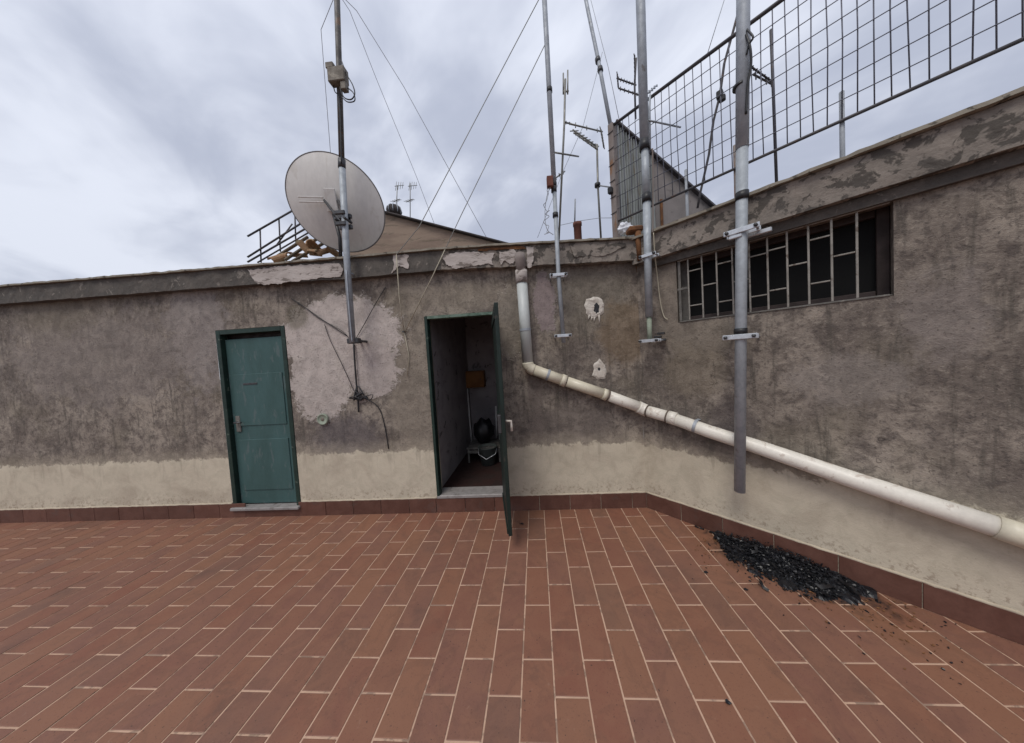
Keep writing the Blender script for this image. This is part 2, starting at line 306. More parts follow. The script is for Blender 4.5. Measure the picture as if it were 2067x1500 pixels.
# ------------------------------------------------------------------ object helpers
def tag(o, label=None, cat=None, group=None, kind=None):
    if label: o['label'] = label
    if cat: o['category'] = cat
    if group: o['group'] = group
    if kind: o['kind'] = kind
    return o
WLOC = {}
def thing(name, label, cat, loc=(0, 0, 0), group=None):
    o = bpy.data.objects.new(name, None); COL.objects.link(o); o.location = loc; o.empty_display_size = .1
    WLOC[o] = Vector(loc)
    return tag(o, label, cat, group)
class MB:
    def __init__(s): s.v = []; s.f = []; s.sm = []
    def add(s, v, f, smooth=False):
        n = len(s.v); s.v += [tuple(p) for p in v]; s.f += [tuple(i + n for i in q) for q in f]; s.sm += [smooth] * len(f); return s
    def box(s, c, size, ax=None):
        """box centred at c, size along axes ax (three unit vectors)"""
        c = Vector(c); ax = ax or (Vector((1, 0, 0)), Vector((0, 1, 0)), Vector((0, 0, 1)))
        h = [a * (d / 2) for a, d in zip(ax, size)]
        v = [c + h[0] * i + h[1] * j + h[2] * k for i in (-1, 1) for j in (-1, 1) for k in (-1, 1)]
        return s.add(v, [(0, 1, 3, 2), (4, 6, 7, 5), (0, 4, 5, 1), (2, 3, 7, 6), (0, 2, 6, 4), (1, 5, 7, 3)])
    def bbox(s, c, size, ax=None, b=.004):
        """box with chamfered edges"""
        c = Vector(c); ax = ax or (Vector((1, 0, 0)), Vector((0, 1, 0)), Vector((0, 0, 1)))
        import bmesh
        bm = bmesh.new(); bmesh.ops.create_cube(bm, size=1)
        for v in bm.verts: v.co = Vector((v.co.x * size[0], v.co.y * size[1], v.co.z * size[2]))
        bmesh.ops.bevel(bm, geom=list(bm.edges), offset=b, segments=1, affect='EDGES')
        bm.verts.ensure_lookup_table()
        vs = [c + ax[0] * v.co.x + ax[1] * v.co.y + ax[2] * v.co.z for v in bm.verts]
        fs = [[v.index for v in f.verts] for f in bm.faces]
        bm.free(); return s.add(vs, fs)
    def tube(s, pts, r, n=8, cap=True):
        pts = [Vector(p) for p in pts]; rr = r if isinstance(r, (list, tuple)) else [r] * len(pts)
        t = (pts[1] - pts[0]).normalized(); ref = Vector((0, 0, 1)) if abs(t.z) < .9 else Vector((1, 0, 0))
        a = t.cross(ref).normalized(); v = []; f = []
        for i, p in enumerate(pts):
            if i == 0: d = pts[1] - p
            elif i == len(pts) - 1: d = p - pts[i - 1]
            else: d = (pts[i + 1] - p).normalized() + (p - pts[i - 1]).normalized()
            d.normalize(); a = (a - d * a.dot(d)).normalized(); b = d.cross(a)
            for k in range(n):
                q = 2 * math.pi * k / n; v.append(p + (a * math.cos(q) + b * math.sin(q)) * rr[i])
        for i in range(len(pts) - 1):
            for k in range(n):
                f.append((i * n + k, i * n + (k + 1) % n, (i + 1) * n + (k + 1) % n, (i + 1) * n + k))
        s.add(v, f, True)
        if cap:
            m = len(s.v) - len(v)
            s.f += [tuple(m + k for k in reversed(range(n))), tuple(m + (len(pts) - 1) * n + k for k in range(n))]; s.sm += [False, False]
        return s
    def lathe(s, base, prof, n=20, axis=(0, 0, 1)):
        ax = Vector(axis).normalized(); ref = Vector((0, 0, 1)) if abs(ax.z) < .9 else Vector((1, 0, 0))
        a = ax.cross(ref).normalized(); b = ax.cross(a); base = Vector(base); v = []; f = []
        for (r, h) in prof:
            for k in range(n):
                q = 2 * math.pi * k / n; v.append(base + ax * h + (a * math.cos(q) + b * math.sin(q)) * r)
        for i in range(len(prof) - 1):
            for k in range(n): f.append((i * n + k, i * n + (k + 1) % n, (i + 1) * n + (k + 1) % n, (i + 1) * n + k))
        return s.add(v, f, True)
    def slab(s, outline, n, thick):
        """polygon outline (world points) thickened along n by thick"""
        a = [Vector(p) for p in outline]; m = len(a); b = [p + Vector(n) * thick for p in a]
        f = [tuple(reversed(range(m))), tuple(range(m, 2 * m))] + [(i, (i + 1) % m, m + (i + 1) % m, m + i) for i in range(m)]
        return s.add(a + b, f)
    def mesh(s, name, off=Vector((0, 0, 0))):
        me = bpy.data.meshes.new(name); o = Vector(off)
        me.from_pydata([(p[0] - o.x, p[1] - o.y, p[2] - o.z) for p in s.v], [], s.f); me.update()
        me.polygons.foreach_set('use_smooth', s.sm)
        return me
    def build(s, name, m, parent=None, loc=None):
        off = WLOC.get(parent, Vector((0, 0, 0))) if parent else Vector((0, 0, 0))
        if loc is not None: off = Vector(loc)
        me = s.mesh(name, off); me.materials.append(m)
        o = bpy.data.objects.new(name, me); COL.objects.link(o)
        if parent:
            o.parent = parent
            if loc is not None: o.location = off - WLOC.get(parent, Vector((0, 0, 0)))
            WLOC[o] = off
        elif loc is not None: o.location = off; WLOC[o] = off
        else: WLOC[o] = Vector((0, 0, 0))
        return o
X_, Y_, Z_ = Vector((1, 0, 0)), Vector((0, 1, 0)), Vector((0, 0, 1))
def arc(p0, p1, p2, n=8):
    p0, p1, p2 = Vector(p0), Vector(p1), Vector(p2)
    return [p0 * (1 - t) ** 2 + p1 * 2 * t * (1 - t) + p2 * t * t for t in [i / n for i in range(n + 1)]]
def lerp(a, b, t): return a + (b - a) * t

# ------------------------------------------------------------------ ground and terrace floor
MB().add([(-1500, -1500, -12), (1500, -1500, -12), (1500, 1500, -12), (-1500, 1500, -12)], [(0, 1, 2, 3)]).build('ground', M['city'])
tag(bpy.data.objects['ground'], kind='structure')
XL = -8.0
KC = CW / R2                                             # floor ends where x + y = KC
def rough_strip(poly, z0, z1):
    m = MB(); n = len(poly)
    v = [(x, y, z0) for x, y in poly] + [(x, y, z1) for x, y in poly]
    m.add(v, [tuple(range(n, 2 * n)), tuple(reversed(range(n)))] + [(i, (i + 1) % n, n + (i + 1) % n, n + i) for i in range(n)])
    return m
TOP = .0019
floor = rough_strip([(XL, -4), (KC + 4, -4), (KC - YW, YW), (XL, YW)], -.25, 0).build('terrace_floor', M['grout'])
tag(floor, kind='structure')
TX0, TY0, TW, TL = -.1484, 1.1514, .15, .30
JOINT = .0078
def clip(poly, nx, ny, c):
    o = []
    for i in range(len(poly)):
        a, b = poly[i], poly[(i + 1) % len(poly)]
        da, db = nx * a[0] + ny * a[1] - c, nx * b[0] + ny * b[1] - c
        if da <= 0: o.append(a)
        if da * db < 0: t = da / (da - db); o.append((a[0] + (b[0] - a[0]) * t, a[1] + (b[1] - a[1]) * t))
    return o
def tile_geo(poly, top=TOP, bev=.0018, rnd=None):
    """a tile with chamfered upper edge standing on the mortar bed"""
    n = len(poly); cx = sum(p[0] for p in poly) / n; cy = sum(p[1] for p in poly) / n
    ins = []
    for x, y in poly:
        d = math.hypot(x - cx, y - cy); k = 1 - bev * 1.4 / d if d > .004 else 1
        ins.append((cx + (x - cx) * k, cy + (y - cy) * k))
    v = [(x, y, .0004) for x, y in poly] + [(x, y, top - .0012) for x, y in poly] + [(x, y, top) for x, y in ins]
    f = []
    for r in (0, n): f += [(r + i, r + (i + 1) % n, r + n + (i + 1) % n, r + n + i) for i in range(n)]
    f.append(tuple(range(2 * n, 3 * n)))
    return v, f
def projpx(p):
    q = Vector(p) - Vector((0, 0, H)); d = q.dot(FWD)
    if d < .08: return None
    return CX + FPX * q.dot(RIGHT) / d, CY - FPX * q.dot(UP) / d
tiles = []
for i in range(-54, 50):
    xa, xb = TX0 + i * TW, TX0 + (i + 1) * TW
    if xa < XL: continue
    for j in range(-40, 14):
        if (j + i + 1) % 2: continue
        ya, yb = TY0 + j * TW, TY0 + j * TW + TL
        h = JOINT / 2
        poly = [(xa + h, ya + h), (xb - h, ya + h), (xb - h, yb - h), (xa + h, yb - h)]
        full = True
        for cl in ((0, 1, YW - .012), (1, 1, KC - .017), (0, -1, 3.9)):
            q = clip(poly, *cl)
            if len(q) != len(poly) or any(abs(a[0] - b[0]) + abs(a[1] - b[1]) > 1e-9 for a, b in zip(q, poly)): full = False
            poly = q
            if len(poly) < 3: break
        if len(poly) < 3: continue
        pp = [projpx((x, y, 0)) for x, y in poly]
        area = 0; vis = False
        if all(pp):
            area = abs(sum(pp[k][0] * pp[(k + 1) % len(pp)][1] - pp[(k + 1) % len(pp)][0] * pp[k][1] for k in range(len(pp)))) / 2
            vis = any(0 < a[0] < 2067 and 0 < a[1] < 1500 for a in pp)
            cxp = sum(a[0] for a in pp) / len(pp)
        if area < 1e-3 and vis: continue
        tiles.append((area if vis else 0, poly, full))
tiles.sort(key=lambda t: -t[0])
h = JOINT / 2
full_poly = [(-TW / 2 + h, -TL / 2 + h), (TW / 2 - h, -TL / 2 + h), (TW / 2 - h, TL / 2 - h), (-TW / 2 + h, TL / 2 - h)]
shared = []
for k in range(6):
    jp = [(x + random.uniform(-.0007, .0007), y + random.uniform(-.0009, .0009)) for x, y in full_poly]
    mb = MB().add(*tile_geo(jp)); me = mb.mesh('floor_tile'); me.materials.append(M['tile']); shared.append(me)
rest = MB()
for n, (ar, poly, full) in enumerate(tiles):
    cx = (min(p[0] for p in poly) + max(p[0] for p in poly)) / 2; cy = (min(p[1] for p in poly) + max(p[1] for p in poly)) / 2
    if n < 300 and ar > 0:
        if full: me = random.choice(shared)
        else:
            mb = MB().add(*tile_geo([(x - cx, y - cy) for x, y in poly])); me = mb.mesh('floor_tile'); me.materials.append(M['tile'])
        o = bpy.data.objects.new('floor_tile', me); COL.objects.link(o); o.parent = floor
        o.location = (cx, cy, random.uniform(0, .0012)); o.rotation_euler = (random.gauss(0, .0022), random.gauss(0, .0035), random.gauss(0, .0016))
    else:
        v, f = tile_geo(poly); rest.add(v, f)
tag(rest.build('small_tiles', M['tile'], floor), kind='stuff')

# ------------------------------------------------------------------ front wall
def patchF(x, y, rx, ry, col, amt, amp):
    p = pf(x, y); a = pf(x - rx, y); b = pf(x, y + ry)
    return (p.x, p.z, abs(p.x - a.x), abs(p.z - b.z), col, amt, amp)
DXL, DXR, DZB, DZT = -1.075, -.350, .165, 1.99           # door opening
LXL, LXR, LZT = -3.32, -2.545, 2.0                       # left door opening
WTOP = 2.43
patches = [
    patchF(835, 760, 60, 170, (.275, .235, .19), .7, 1.2), patchF(930, 600, 90, 30, (.29, .25, .20), .6, 1.0),
    patchF(690, 680, 118, 82, (.53, .465, .43), .95, 1.15), patchF(648, 775, 62, 72, (.50, .44, .405), .93, 1.2),
    patchF(745, 745, 60, 60, (.47, .41, .38), .88, 1.3),
    patchF(700, 885, 70, 45, (.125, .108, .112), .7, 1.2), patchF(1100, 615, 22, 60, (.31, .25, .245), .85, 1.6),
    patchF(1030, 650, 26, 70, (.25, .215, .175), .8, 1.6), patchF(1200, 600, 70, 60, (.17, .150, .120), .6, 1.0),
    patchF(1262, 670, 55, 60, (.21, .150, .095), .6, 1.3), patchF(1150, 860, 90, 40, (.16, .135, .122), .6, 1.2),
    patchF(1080, 780, 14, 120, (.17, .14, .125), .65, 1.3), patchF(600, 640, 22, 25, (.16, .14, .105), .7, 1.2),
    patchF(400, 660, 60, 110, (.30, .265, .25), .7, 2.2), patchF(200, 720, 190, 90, (.25, .215, .195), .65, 2.4), patchF(120, 600, 90, 70, (.2, .17, .135), .7, 1.6)]
M['wallF'] = wall_mat('old_render_front', X_, (0, 0, 0), patches, .645)
wall = thing('weathered_wall', 'long weathered mauve-grey rooftop wall with two green doors and beige cement dado', 'wall')

def face_grid(origin, udir, ndir, us, zs, holes, amp=1.0, seed=0.0):
    """wall face as a grid; gentle real relief, openings left out"""
    m = MB(); idx = {}; v = []; f = []
    for a, u in enumerate(us):
        for b, z in enumerate(zs):
            p = origin + udir * u + Z_ * z
            edge = any((abs(u - hh[0]) < .04 or abs(u - hh[1]) < .04) and hh[2] - .05 < z < hh[3] + .05 or (abs(z - hh[2]) < .04 or abs(z - hh[3]) < .04) and hh[0] - .05 < u < hh[1] + .05 for hh in holes)
            q = Vector((u * 1.0 + seed, z, seed * 2))
            d = .008 * noise.noise(q * 2.2) + .0055 * noise.noise(q * 7) + .003 * noise.noise(q * 16)
            if z < .66 + .05 * noise.noise(q * 5): d = d * .4 + .004
            if edge: d *= .2
            v.append(p + ndir * d * amp); idx[a, b] = len(v) - 1
    for a in range(len(us) - 1):
        for b in range(len(zs) - 1):
            cu, cz = (us[a] + us[a + 1]) / 2, (zs[b] + zs[b + 1]) / 2
            if any(hh[0] < cu < hh[1] and hh[2] < cz < hh[3] for hh in holes): continue
            f.append((idx[a, b], idx[a + 1, b], idx[a + 1, b + 1], idx[a, b + 1]))
    m.add(v, f, True); return m
def lines(a, b, step, marks):
    ks = sorted([a, b] + [x for x in marks if a < x < b]); o = []
    for p, q in zip(ks, ks[1:]):
        n = max(1, round((q - p) / step)); o += [p + (q - p) * i / n for i in range(n)]
    return o + [b]
holesF = [(DXL, DXR, 0, DZT), (LXL, LXR, 0, LZT)]
us = lines(XL, KC - YW, .035, [DXL, DXR, LXL, LXR]); zs = lines(-.02, WTOP + .06, .035, [DZT, LZT, DZB])
mb = face_grid(Vector((0, YW, 0)), X_, -Y_, us, zs, holesF, 1, 3.1)
# reveals of the openings
for (a, b, z0, z1) in holesF:
    y0, y1 = YW + .002, YW + .16
    mb.add([(a, y0, -.02), (a, y1, -.02), (a, y1, z1), (a, y0, z1)], [(0, 1, 2, 3)])
    mb.add([(b, y0, -.02), (b, y1, -.02), (b, y1, z1), (b, y0, z1)], [(3, 2, 1, 0)])
    mb.add([(a, y0, z1), (a, y1, z1), (b, y1, z1), (b, y0, z1)], [(0, 1, 2, 3)])
mb.build('wall_face', M['wallF'], wall)

# skirting
def skirting(parent, pt, udir, ndir, u0, u1, skip=()):
    u = u0; k = 0
    while u < u1 - .02:
        w = min(.30, u1 - u); c = u + w / 2
        if not any(a < c < b for a, b in skip):
            p = pt(c); hgt = .148 + random.uniform(-.002, .002)
            m = MB().bbox(p + ndir * .006 + Z_ * (hgt / 2 + .001), (w - .004, .011 + random.uniform(0, .002), hgt), (udir, ndir, Z_), .002)
            m.build('skirting_tile', M['skirt'], parent, loc=p + Z_ * .08)
        u += .30; k += 1
skirting(wall, lambda u: Vector((u, YW, 0)), X_, -Y_, -7.3 - .07, DXL - .012, [(LXL, LXR)])
skirting(wall, lambda u: Vector((u, YW, 0)), X_, -Y_, DXR + .012, KC - YW)
skirting(wall, lambda u: Vector((u, YW, 0)), X_, -Y_, DXL - .012, DXR + .012)
def bead(parent, pts, r=.009):
    o = []
    for a, b in zip(pts, pts[1:]):
        n = max(2, int((b - a).length / .03)); o += [lerp(a, b, i / n) + Vector((0, 0, random.gauss(0, .0012))) for i in range(n)]
    o.append(pts[-1])
    MB().tube(o, [r * random.uniform(.8, 1.2) for _ in o], 6).build('mortar_bead', M['bead'], parent)
zb = .152
bead(wall, [Vector((-7.4, YW - .004, zb)), Vector((LXL, YW - .004, zb))])
bead(wall, [Vector((LXR + .01, YW - .004, zb)), Vector((DXL, YW - .004, zb))])
bead(wall, [Vector((DXR, YW - .004, zb)), Vector((KC - YW, YW - .004, zb))])

# fascia under the roof edge: runs of old concrete with a thin coping slab
def rough_band(m, a0, a1, b0, b1, ndir, out, steps, seed, jag=.006):
    """band between lower line a0-a1 and upper line b0-b1 (on the wall plane), standing out by out, uneven arrises"""
    v = []; f = []
    rows = 5
    for i in range(steps + 1):
        t = i / steps; lo = lerp(a0, a1, t); hi = lerp(b0, b1, t)
        ring = []
        for k in range(rows):
            s_ = k / (rows - 1); p = lerp(lo, hi, s_) + ndir * out
            q = Vector((p.x * 1.3 + p.y + seed, p.z, seed))
            p = p + ndir * (.006 * noise.noise(q * 6) + .004 * noise.noise(q * 17))
            if k == 0: p.z += jag * noise.noise(q * 9) - .3 * jag
            ring.append(p)
        ring = [lo + Z_ * (ring[0].z - lo.z)] + ring + [hi.copy()]
        v += ring
    n = rows + 2
    for i in range(steps):
        for k in range(n - 1): f.append((i * n + k, (i + 1) * n + k, (i + 1) * n + k + 1, i * n + k + 1))
    f += [tuple(range(n)), tuple(reversed([steps * n + k for k in range(n)]))]
    return m.add(v, f)
FO = .075
fx = [(-60, 590, 640), (551, 536, 570.5), (700, 523.5, 562), (890, 506, 544), (1040, 496.5, 537), (1283, 484, 524.5)]
def fas(x, which):                                       # height of the fascia lines on its own plane
    for (xa, ta, ba), (xb, tb, bb_) in zip(fx, fx[1:]):
        if x <= xb or xb == 1283:
            t = (x - xa) / (xb - xa); return pf(x, ta + (tb - ta) * t if which else ba + (bb_ - ba) * t, FO)
def back(p): return Vector((p.x, YW, p.z))
x0l = fas(551, 1); slope_t = (fas(700, 1).z - fas(551, 1).z) / (fas(700, 1).x - fas(551, 1).x)
LT = Vector((XL, YW, x0l.z + .03)); LB = Vector((XL, YW, fas(551, 0).z + .03))
segs = [('L', 551, M['fascia_dark']), (551, 700, M['fascia_dark']), (700, 890, M['fascia_dark']), (890, 1040, M['fascia']), (1040, 1283, M['fascia'])]
for k, (a, b, mt) in enumerate(segs):
    m = MB()
    if a == 'L': rough_band(m, LB, back(fas(551, 0)), LT, back(fas(551, 1)), -Y_, FO, 150, k * 3.3)
    else: rough_band(m, back(fas(a, 0)), back(fas(b, 0)), back(fas(a, 1)), back(fas(b, 1)), -Y_, FO - (.003 if k % 2 else 0), 46, k * 3.3)
    m.build('fascia', mt, wall)
def coping(parent, pts, ndir, w0, w1, th, name='coping', mt=None, nstep=.045):
    """thin uneven slab following pts (front top line)"""
    v = []; f = []; o = []
    for a, b in zip(pts, pts[1:]):
        n = max(1, int((b - a).length / nstep)); o += [lerp(a, b, i / n) for i in range(n)]
    o.append(pts[-1])
    for p in o:
        q = p * 9; d = .009 * noise.noise(q) + .006 * noise.noise(q * 3.1); dz = .004 * noise.noise(q * 1.7)
        t2 = th * (1 + .35 * noise.noise(q * 2.3))
        v += [p + ndir * (w0 + d) + Z_ * dz, p + ndir * (w0 + d) + Z_ * (dz + t2), p - ndir * w1 + Z_ * (th + dz), p - ndir * w1 + Z_ * dz]
    for i in range(len(o) - 1):
        for k in range(4): f.append((i * 4 + k, (i + 1) * 4 + k, (i + 1) * 4 + (k + 1) % 4, i * 4 + (k + 1) % 4))
    f += [(0, 1, 2, 3), tuple(reversed([(len(o) - 1) * 4 + k for k in range(4)]))]
    MB().add(v, f).build(name, mt or M['coping'], parent)
up = Vector((0, 0, .004))
coping(wall, [LT + up] + [back(fas(x, 1)) + up for x in (551, 700, 890, 1040, 1283)], -Y_, FO + .028, .35, .017)
# pale plaster left on the fascia
def ragged(pts, per=10, amp=.008, seed=0):
    o = []
    for a, b in zip(pts, pts[1:] + pts[:1]):
        for i in range(per):
            p = lerp(a, b, i / per); q = p * 14 + Vector((seed, 0, 0))
            o.append(p + Vector((noise.noise(q), 0, noise.noise(q + Vector((5, 5, 5))))) * amp + Vector((noise.noise(q * 3), 0, noise.noise(q * 3.3 + Vector((9, 1, 1))))) * amp * .8)
    return o
def fpatch(px, mt, per=16, amp=.013, off=FO + .001, th=.006, seed=0):
    pts = [pf(x, y, off) for x, y in px]
    MB().slab(ragged(pts, per, amp, seed), -Y_, th).build('plaster_patch', mt, wall)
fpatch([(500, 545), (560, 539), (610, 535), (684, 531), (693, 545), (688, 558), (640, 563), (575, 571), (520, 575)], M['pale'], seed=1)
fpatch([(893, 518), (930, 509), (1000, 510), (992, 526), (998, 534), (950, 537), (912, 543), (900, 532)], M['pale'], seed=4)
fpatch([(1008, 509), (1036, 504), (1044, 514), (1036, 533), (1018, 528), (1009, 534)], M['pale'], seed=8)
fpatch([(792, 515), (826, 515), (824, 541), (806, 538), (790, 548), (796, 530)], M['pale'], amp=.018, seed=11)
fpatch([(965, 503), (1000, 500), (1056, 497), (1062, 502), (1010, 504), (966, 508)], M['rust'], amp=.006, seed=14, th=.006)
fpatch([(1062, 500), (1078, 499), (1074, 540), (1064, 541)], M['pale'], amp=.012, seed=16)
fpatch([(1150, 494), (1240, 490), (1262, 498), (1220, 516), (1160, 519)], M['fascia'], amp=.014, seed=19)
# filler patches with a hole whose inner shade is a flat black disc
def filler(px, hole, plane, nd, mt, drips=()):
    o = [plane(x, y, .003) for x, y in px]
    pts = []
    for i in range(len(o)):
        a, b = o[i], o[(i + 1) % len(o)]
        for k in range(4):
            p = lerp(a, b, k / 4); q = p * 22; pts.append(p + Vector((0, 0, noise.noise(q) * .014)) + X_ * noise.noise(q * 1.3 + Vector((4, 2, 1))) * .014)
    c = sum(pts, Vector()) / len(pts); n = len(pts)
    ring1 = [lerp(p, c, .22 + .12 * noise.noise(p * 25)) + nd * (.009 + .004 * noise.noise(p * 18)) for p in pts]
    hc = plane(hole[0], hole[1], .003)
    hr = []
    for i, p in enumerate(pts):
        q = 2 * math.pi * i / n; d = (p - c).normalized()
        hr.append(hc + Vector((d.x * hole[2], d.y * hole[2], d.z * hole[3])) * (1 + .45 * noise.noise(d * 2.3 + c)) + nd * (.006 + .004 * noise.noise(p * 60)))
    deep = [p - nd * .06 for p in hr]
    m = MB().add(pts + ring1 + hr, [(r + i, r + (i + 1) % n, r + n + (i + 1) % n, r + n + i) for r in (0, n) for i in range(n)], False)
    for (x0, y0, x1, y1, w) in drips:
        a, b = plane(x0, y0, .003), plane(x1, y1, .003); m.tube([a, lerp(a, b, .5), b], [.008 * w, .007 * w, .003], 6)
    po = m.build('filler_patch', mt, wall)
    MB().add([p + nd * .0015 for p in hr] + [hc + nd * .004], [(i, (i + 1) % n, n) for i in range(n)]).build('hole', M['black'], po)  # black cap over the opening, painting in the hollow's darkness
filler([(1184, 604), (1198, 598), (1212, 602), (1221, 618), (1217, 634), (1206, 640), (1194, 642), (1183, 632), (1180, 618)], (1204, 622, .024, .048), pf, -Y_, M['patch_white'],
       [(1190, 636, 1187, 645, 1.2), (1200, 640, 1199, 650, 1.1), (1209, 636, 1210, 653, 1.2), (1195, 640, 1194, 647, .8)])
filler([(1200, 734), (1210, 724), (1220, 736), (1226, 750), (1222, 764), (1206, 766), (1194, 758)], (1209, 745, .012, .014), pf, -Y_, M['patch_white'])

# the open door: frame, leaf, threshold
def frame(parent, xa, xb, zb_, zt, y, w, d, mt, mt2=None):
    z0 = zb_
    MB().bbox(((xa + w / 2), y, (z0 + zt) / 2), (w, d, zt - z0), b=.003).build('door_frame', mt, parent)
    MB().bbox(((xb - w / 2), y, (z0 + zt) / 2), (w, d, zt - z0), b=.003).build('door_frame', mt, parent)
    MB().bbox(((xa + xb) / 2, y, zt - w / 2), (xb - xa - 2 * w - .002, d, w), b=.003).build('door_frame', mt2 or mt, parent)
frame(wall, DXL + .004, DXR - .004, DZB, DZT - .004, YW + .022, .028, .075, M['green'], M['green_pale'])
MB().bbox(((DXL + DXR) / 2, YW + .075, DZB - .004), (DXR - DXL - .004, .185, .034), b=.006).build('threshold', M['sill'], wall)
MB().bbox(((DXL + DXR) / 2, YW + .02, DZB - .085), (DXR - DXL - .004, .03, .118), b=.004).build('riser', M['bead'], wall)
# rendered border round the opening
hp = Vector((DXR - .030, YW - .020, 0)); fp = Vector((-.268, 2.035, 0)); ld = (fp - hp); LW = ld.length; ld.normalize(); ln = Vector((-ld.y, ld.x, 0))
M['leaf'] = mottled('blackened_green_paint', (.013, .026, .021), (.007, .014, .012), 9, .55, .2, .002, spots=(14, .6, (.06, .05, .04), .6))
leaf = MB().bbox(hp + ld * LW / 2 + Z_ * 1.045, (LW, .030, 1.80), (ld, ln, Z_), .003).build('door', M['leaf'], wall, loc=hp)
leaf['label'] = 'dark green metal door leaf swung wide open towards the terrace'
for z_ in (.18, 1.0, 1.85):
    MB().bbox(hp + ld * LW / 2 + Z_ * z_ - ln * .019, (LW - .03, .010, .05), (ld, ln, Z_), .002).build('door_rail', M['leaf'], leaf)
for z_ in (.45, 1.60): MB().tube([hp - ld * .012 + Z_ * (z_ - .05), hp - ld * .012 + Z_ * (z_ + .05)], .010, 8).build('hinge', M['bolt'], leaf)
lockp = hp + ld * (LW - .05) + Z_ * 1.02
MB().bbox(lockp - ln * .028, (.075, .026, .14), (ld, ln, Z_), .003).build('lock', M['bolt'], leaf)
MB().tube([lockp + ln * .016 + Z_ * .02 + ld * .02, lockp + ln * .06 + Z_ * .018 + ld * .03, lockp + ln * .062 - Z_ * .06 + ld * .03], .010, 8).build('handle', M['patch_white'], leaf)
# left door, closed
frame(wall, LXL + .004, LXR - .004, .10, LZT - .004, YW + .03, .045, .07, M['green'])
ldoor = MB().bbox(((LXL + LXR) / 2, YW + .055, (.125 + 1.90) / 2), (LXR - LXL - .104, .035, 1.90 - .125), b=.004).build('door', M['teal'], wall, loc=(LXL, YW + .05, .1))
ldoor['label'] = 'closed blue-green painted door leaf, worn and bluish near the bottom'
for z_ in (.55, 1.25): MB().bbox(((LXL + LXR) / 2, YW + .0335, z_), (LXR - LXL - .22, .008, .55), b=.003).build('door_panel', M['teal'], ldoor)
MB().tube([(LXL + .12, YW + .03, 1.02), (LXL + .12, YW - .01, 1.02), (LXL + .20, YW - .012, 1.02)], .008, 8).build('handle', M['bolt'], ldoor)
for z_ in (.35, 1.05, 1.70): MB().tube([(LXR - .054, YW + .03, z_ - .045), (LXR - .054, YW + .03, z_ + .045)], .009, 8).build('hinge', M['bolt'], ldoor)
MB().bbox((LXL + .12, YW + .031, 1.0), (.05, .012, .17), b=.003).build('lock_plate', M['iron_grey'], ldoor)
MB().bbox((LXL + .30, YW + .031, 1.42), (.16, .010, .022), b=.002).build('bolt_bar', M['bolt'], ldoor)
MB().box(((LXL + LXR) / 2, YW + .12, 1.0), (LXR - LXL, .02, 2.2)).build('door_backing', M['wood_dark'], wall)
MB().bbox(((LXL + LXR) / 2, YW + .045, .098), (LXR - LXL - .004, .17, .03), b=.005).build('threshold', M['sill'], wall)
MB().bbox(((LXL + LXR) / 2, YW + .0045, .04), (LXR - LXL - .004, .03, .08), b=.003).build('riser', M['skirt'], wall)

# room behind the open door
RX0, RX1, RY1, RZ = -1.10, .35, 4.35, 2.3
room = MB()
room.box((RX0 - .02, (YW + .16 + RY1) / 2, RZ / 2), (.04, RY1 - YW - .16, RZ)); room.box((RX1 + .02, (YW + .16 + RY1) / 2, RZ / 2), (.04, RY1 - YW - .16, RZ))
room.box(((RX0 + RX1) / 2, RY1 + .02, RZ / 2), (RX1 - RX0 + .08, .04, RZ)); room.box(((RX0 + RX1) / 2, (YW + .16 + RY1) / 2, RZ + .02), (RX1 - RX0 + .08, RY1 - YW - .12, .04))
room.box(((DXR + RX1) / 2 + .02, YW + .18, RZ / 2), (RX1 - DXR + .04, .03, RZ)); room.box(((DXL + DXR) / 2, YW + .18, (DZT + RZ) / 2), (DXR - DXL, .03, RZ - DZT))
room.build('room_shell', M['room'], wall)
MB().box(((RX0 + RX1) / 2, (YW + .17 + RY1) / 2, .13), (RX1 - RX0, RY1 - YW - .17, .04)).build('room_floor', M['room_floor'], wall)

# ------------------------------------------------------------------ things inside the room
RF = .15
p = onp(960, 765, NF, 4.28)
t = thing('wall_cabinet', 'orange-brown wooden box hanging on the back wall inside the open doorway', 'cabinet', (p.x, 4.345, p.z - .13))
MB().bbox((p.x, 4.27, p.z), (.30, .14, .26), b=.004).build('carcass', M['orange_box'], t); MB().bbox((p.x, 4.192, p.z), (.27, .014, .23), b=.003).build('door', M['orange_box'], t)
MB().lathe((p.x + .1, 4.185, p.z), [(.0, -.012), (.01, -.012), (.008, 0)], 10, (0, 1, 0)).build('knob', M['bolt'], t)
# low table with a black sack on it and a bucket below
tx, ty = onp(982, 905, NF, 3.75).x, 3.75
tz = onp(982, 905, NF, 3.55).z
t = thing('low_table', 'small low metal table in the dark room behind the open door', 'table', (tx, ty, RF))
MB().bbox((tx, ty, tz), (.46, .40, .025), b=.003).build('table_top', M['iron_grey'], t)
MB().bbox((tx, ty - .19, tz - .045), (.44, .015, .04), b=.002).build('apron', M['iron_grey'], t)
for sx in (-1, 1):
    for sy in (-1, 1): MB().bbox((tx + sx * .21, ty + sy * .18, (RF + tz - .013) / 2), (.025, .025, tz - .013 - RF), b=.002).build('leg', M['iron_grey'], t)
m = MB(); n, rws = 22, 12; v = []
for i in range(rws + 1):
    a = math.pi * i / rws
    for k in range(n):
        q = 2 * math.pi * k / n; d = Vector((math.sin(a) * math.cos(q), math.sin(a) * math.sin(q), math.cos(a)))
        r = 1 + .28 * noise.noise(d * 2.2) + .12 * noise.noise(d * 6)
        v.append(Vector((tx - .02, ty, tz + .19)) + Vector((d.x * .145 * r, d.y * .12 * r, max(d.z * .165 * r, -.175))))
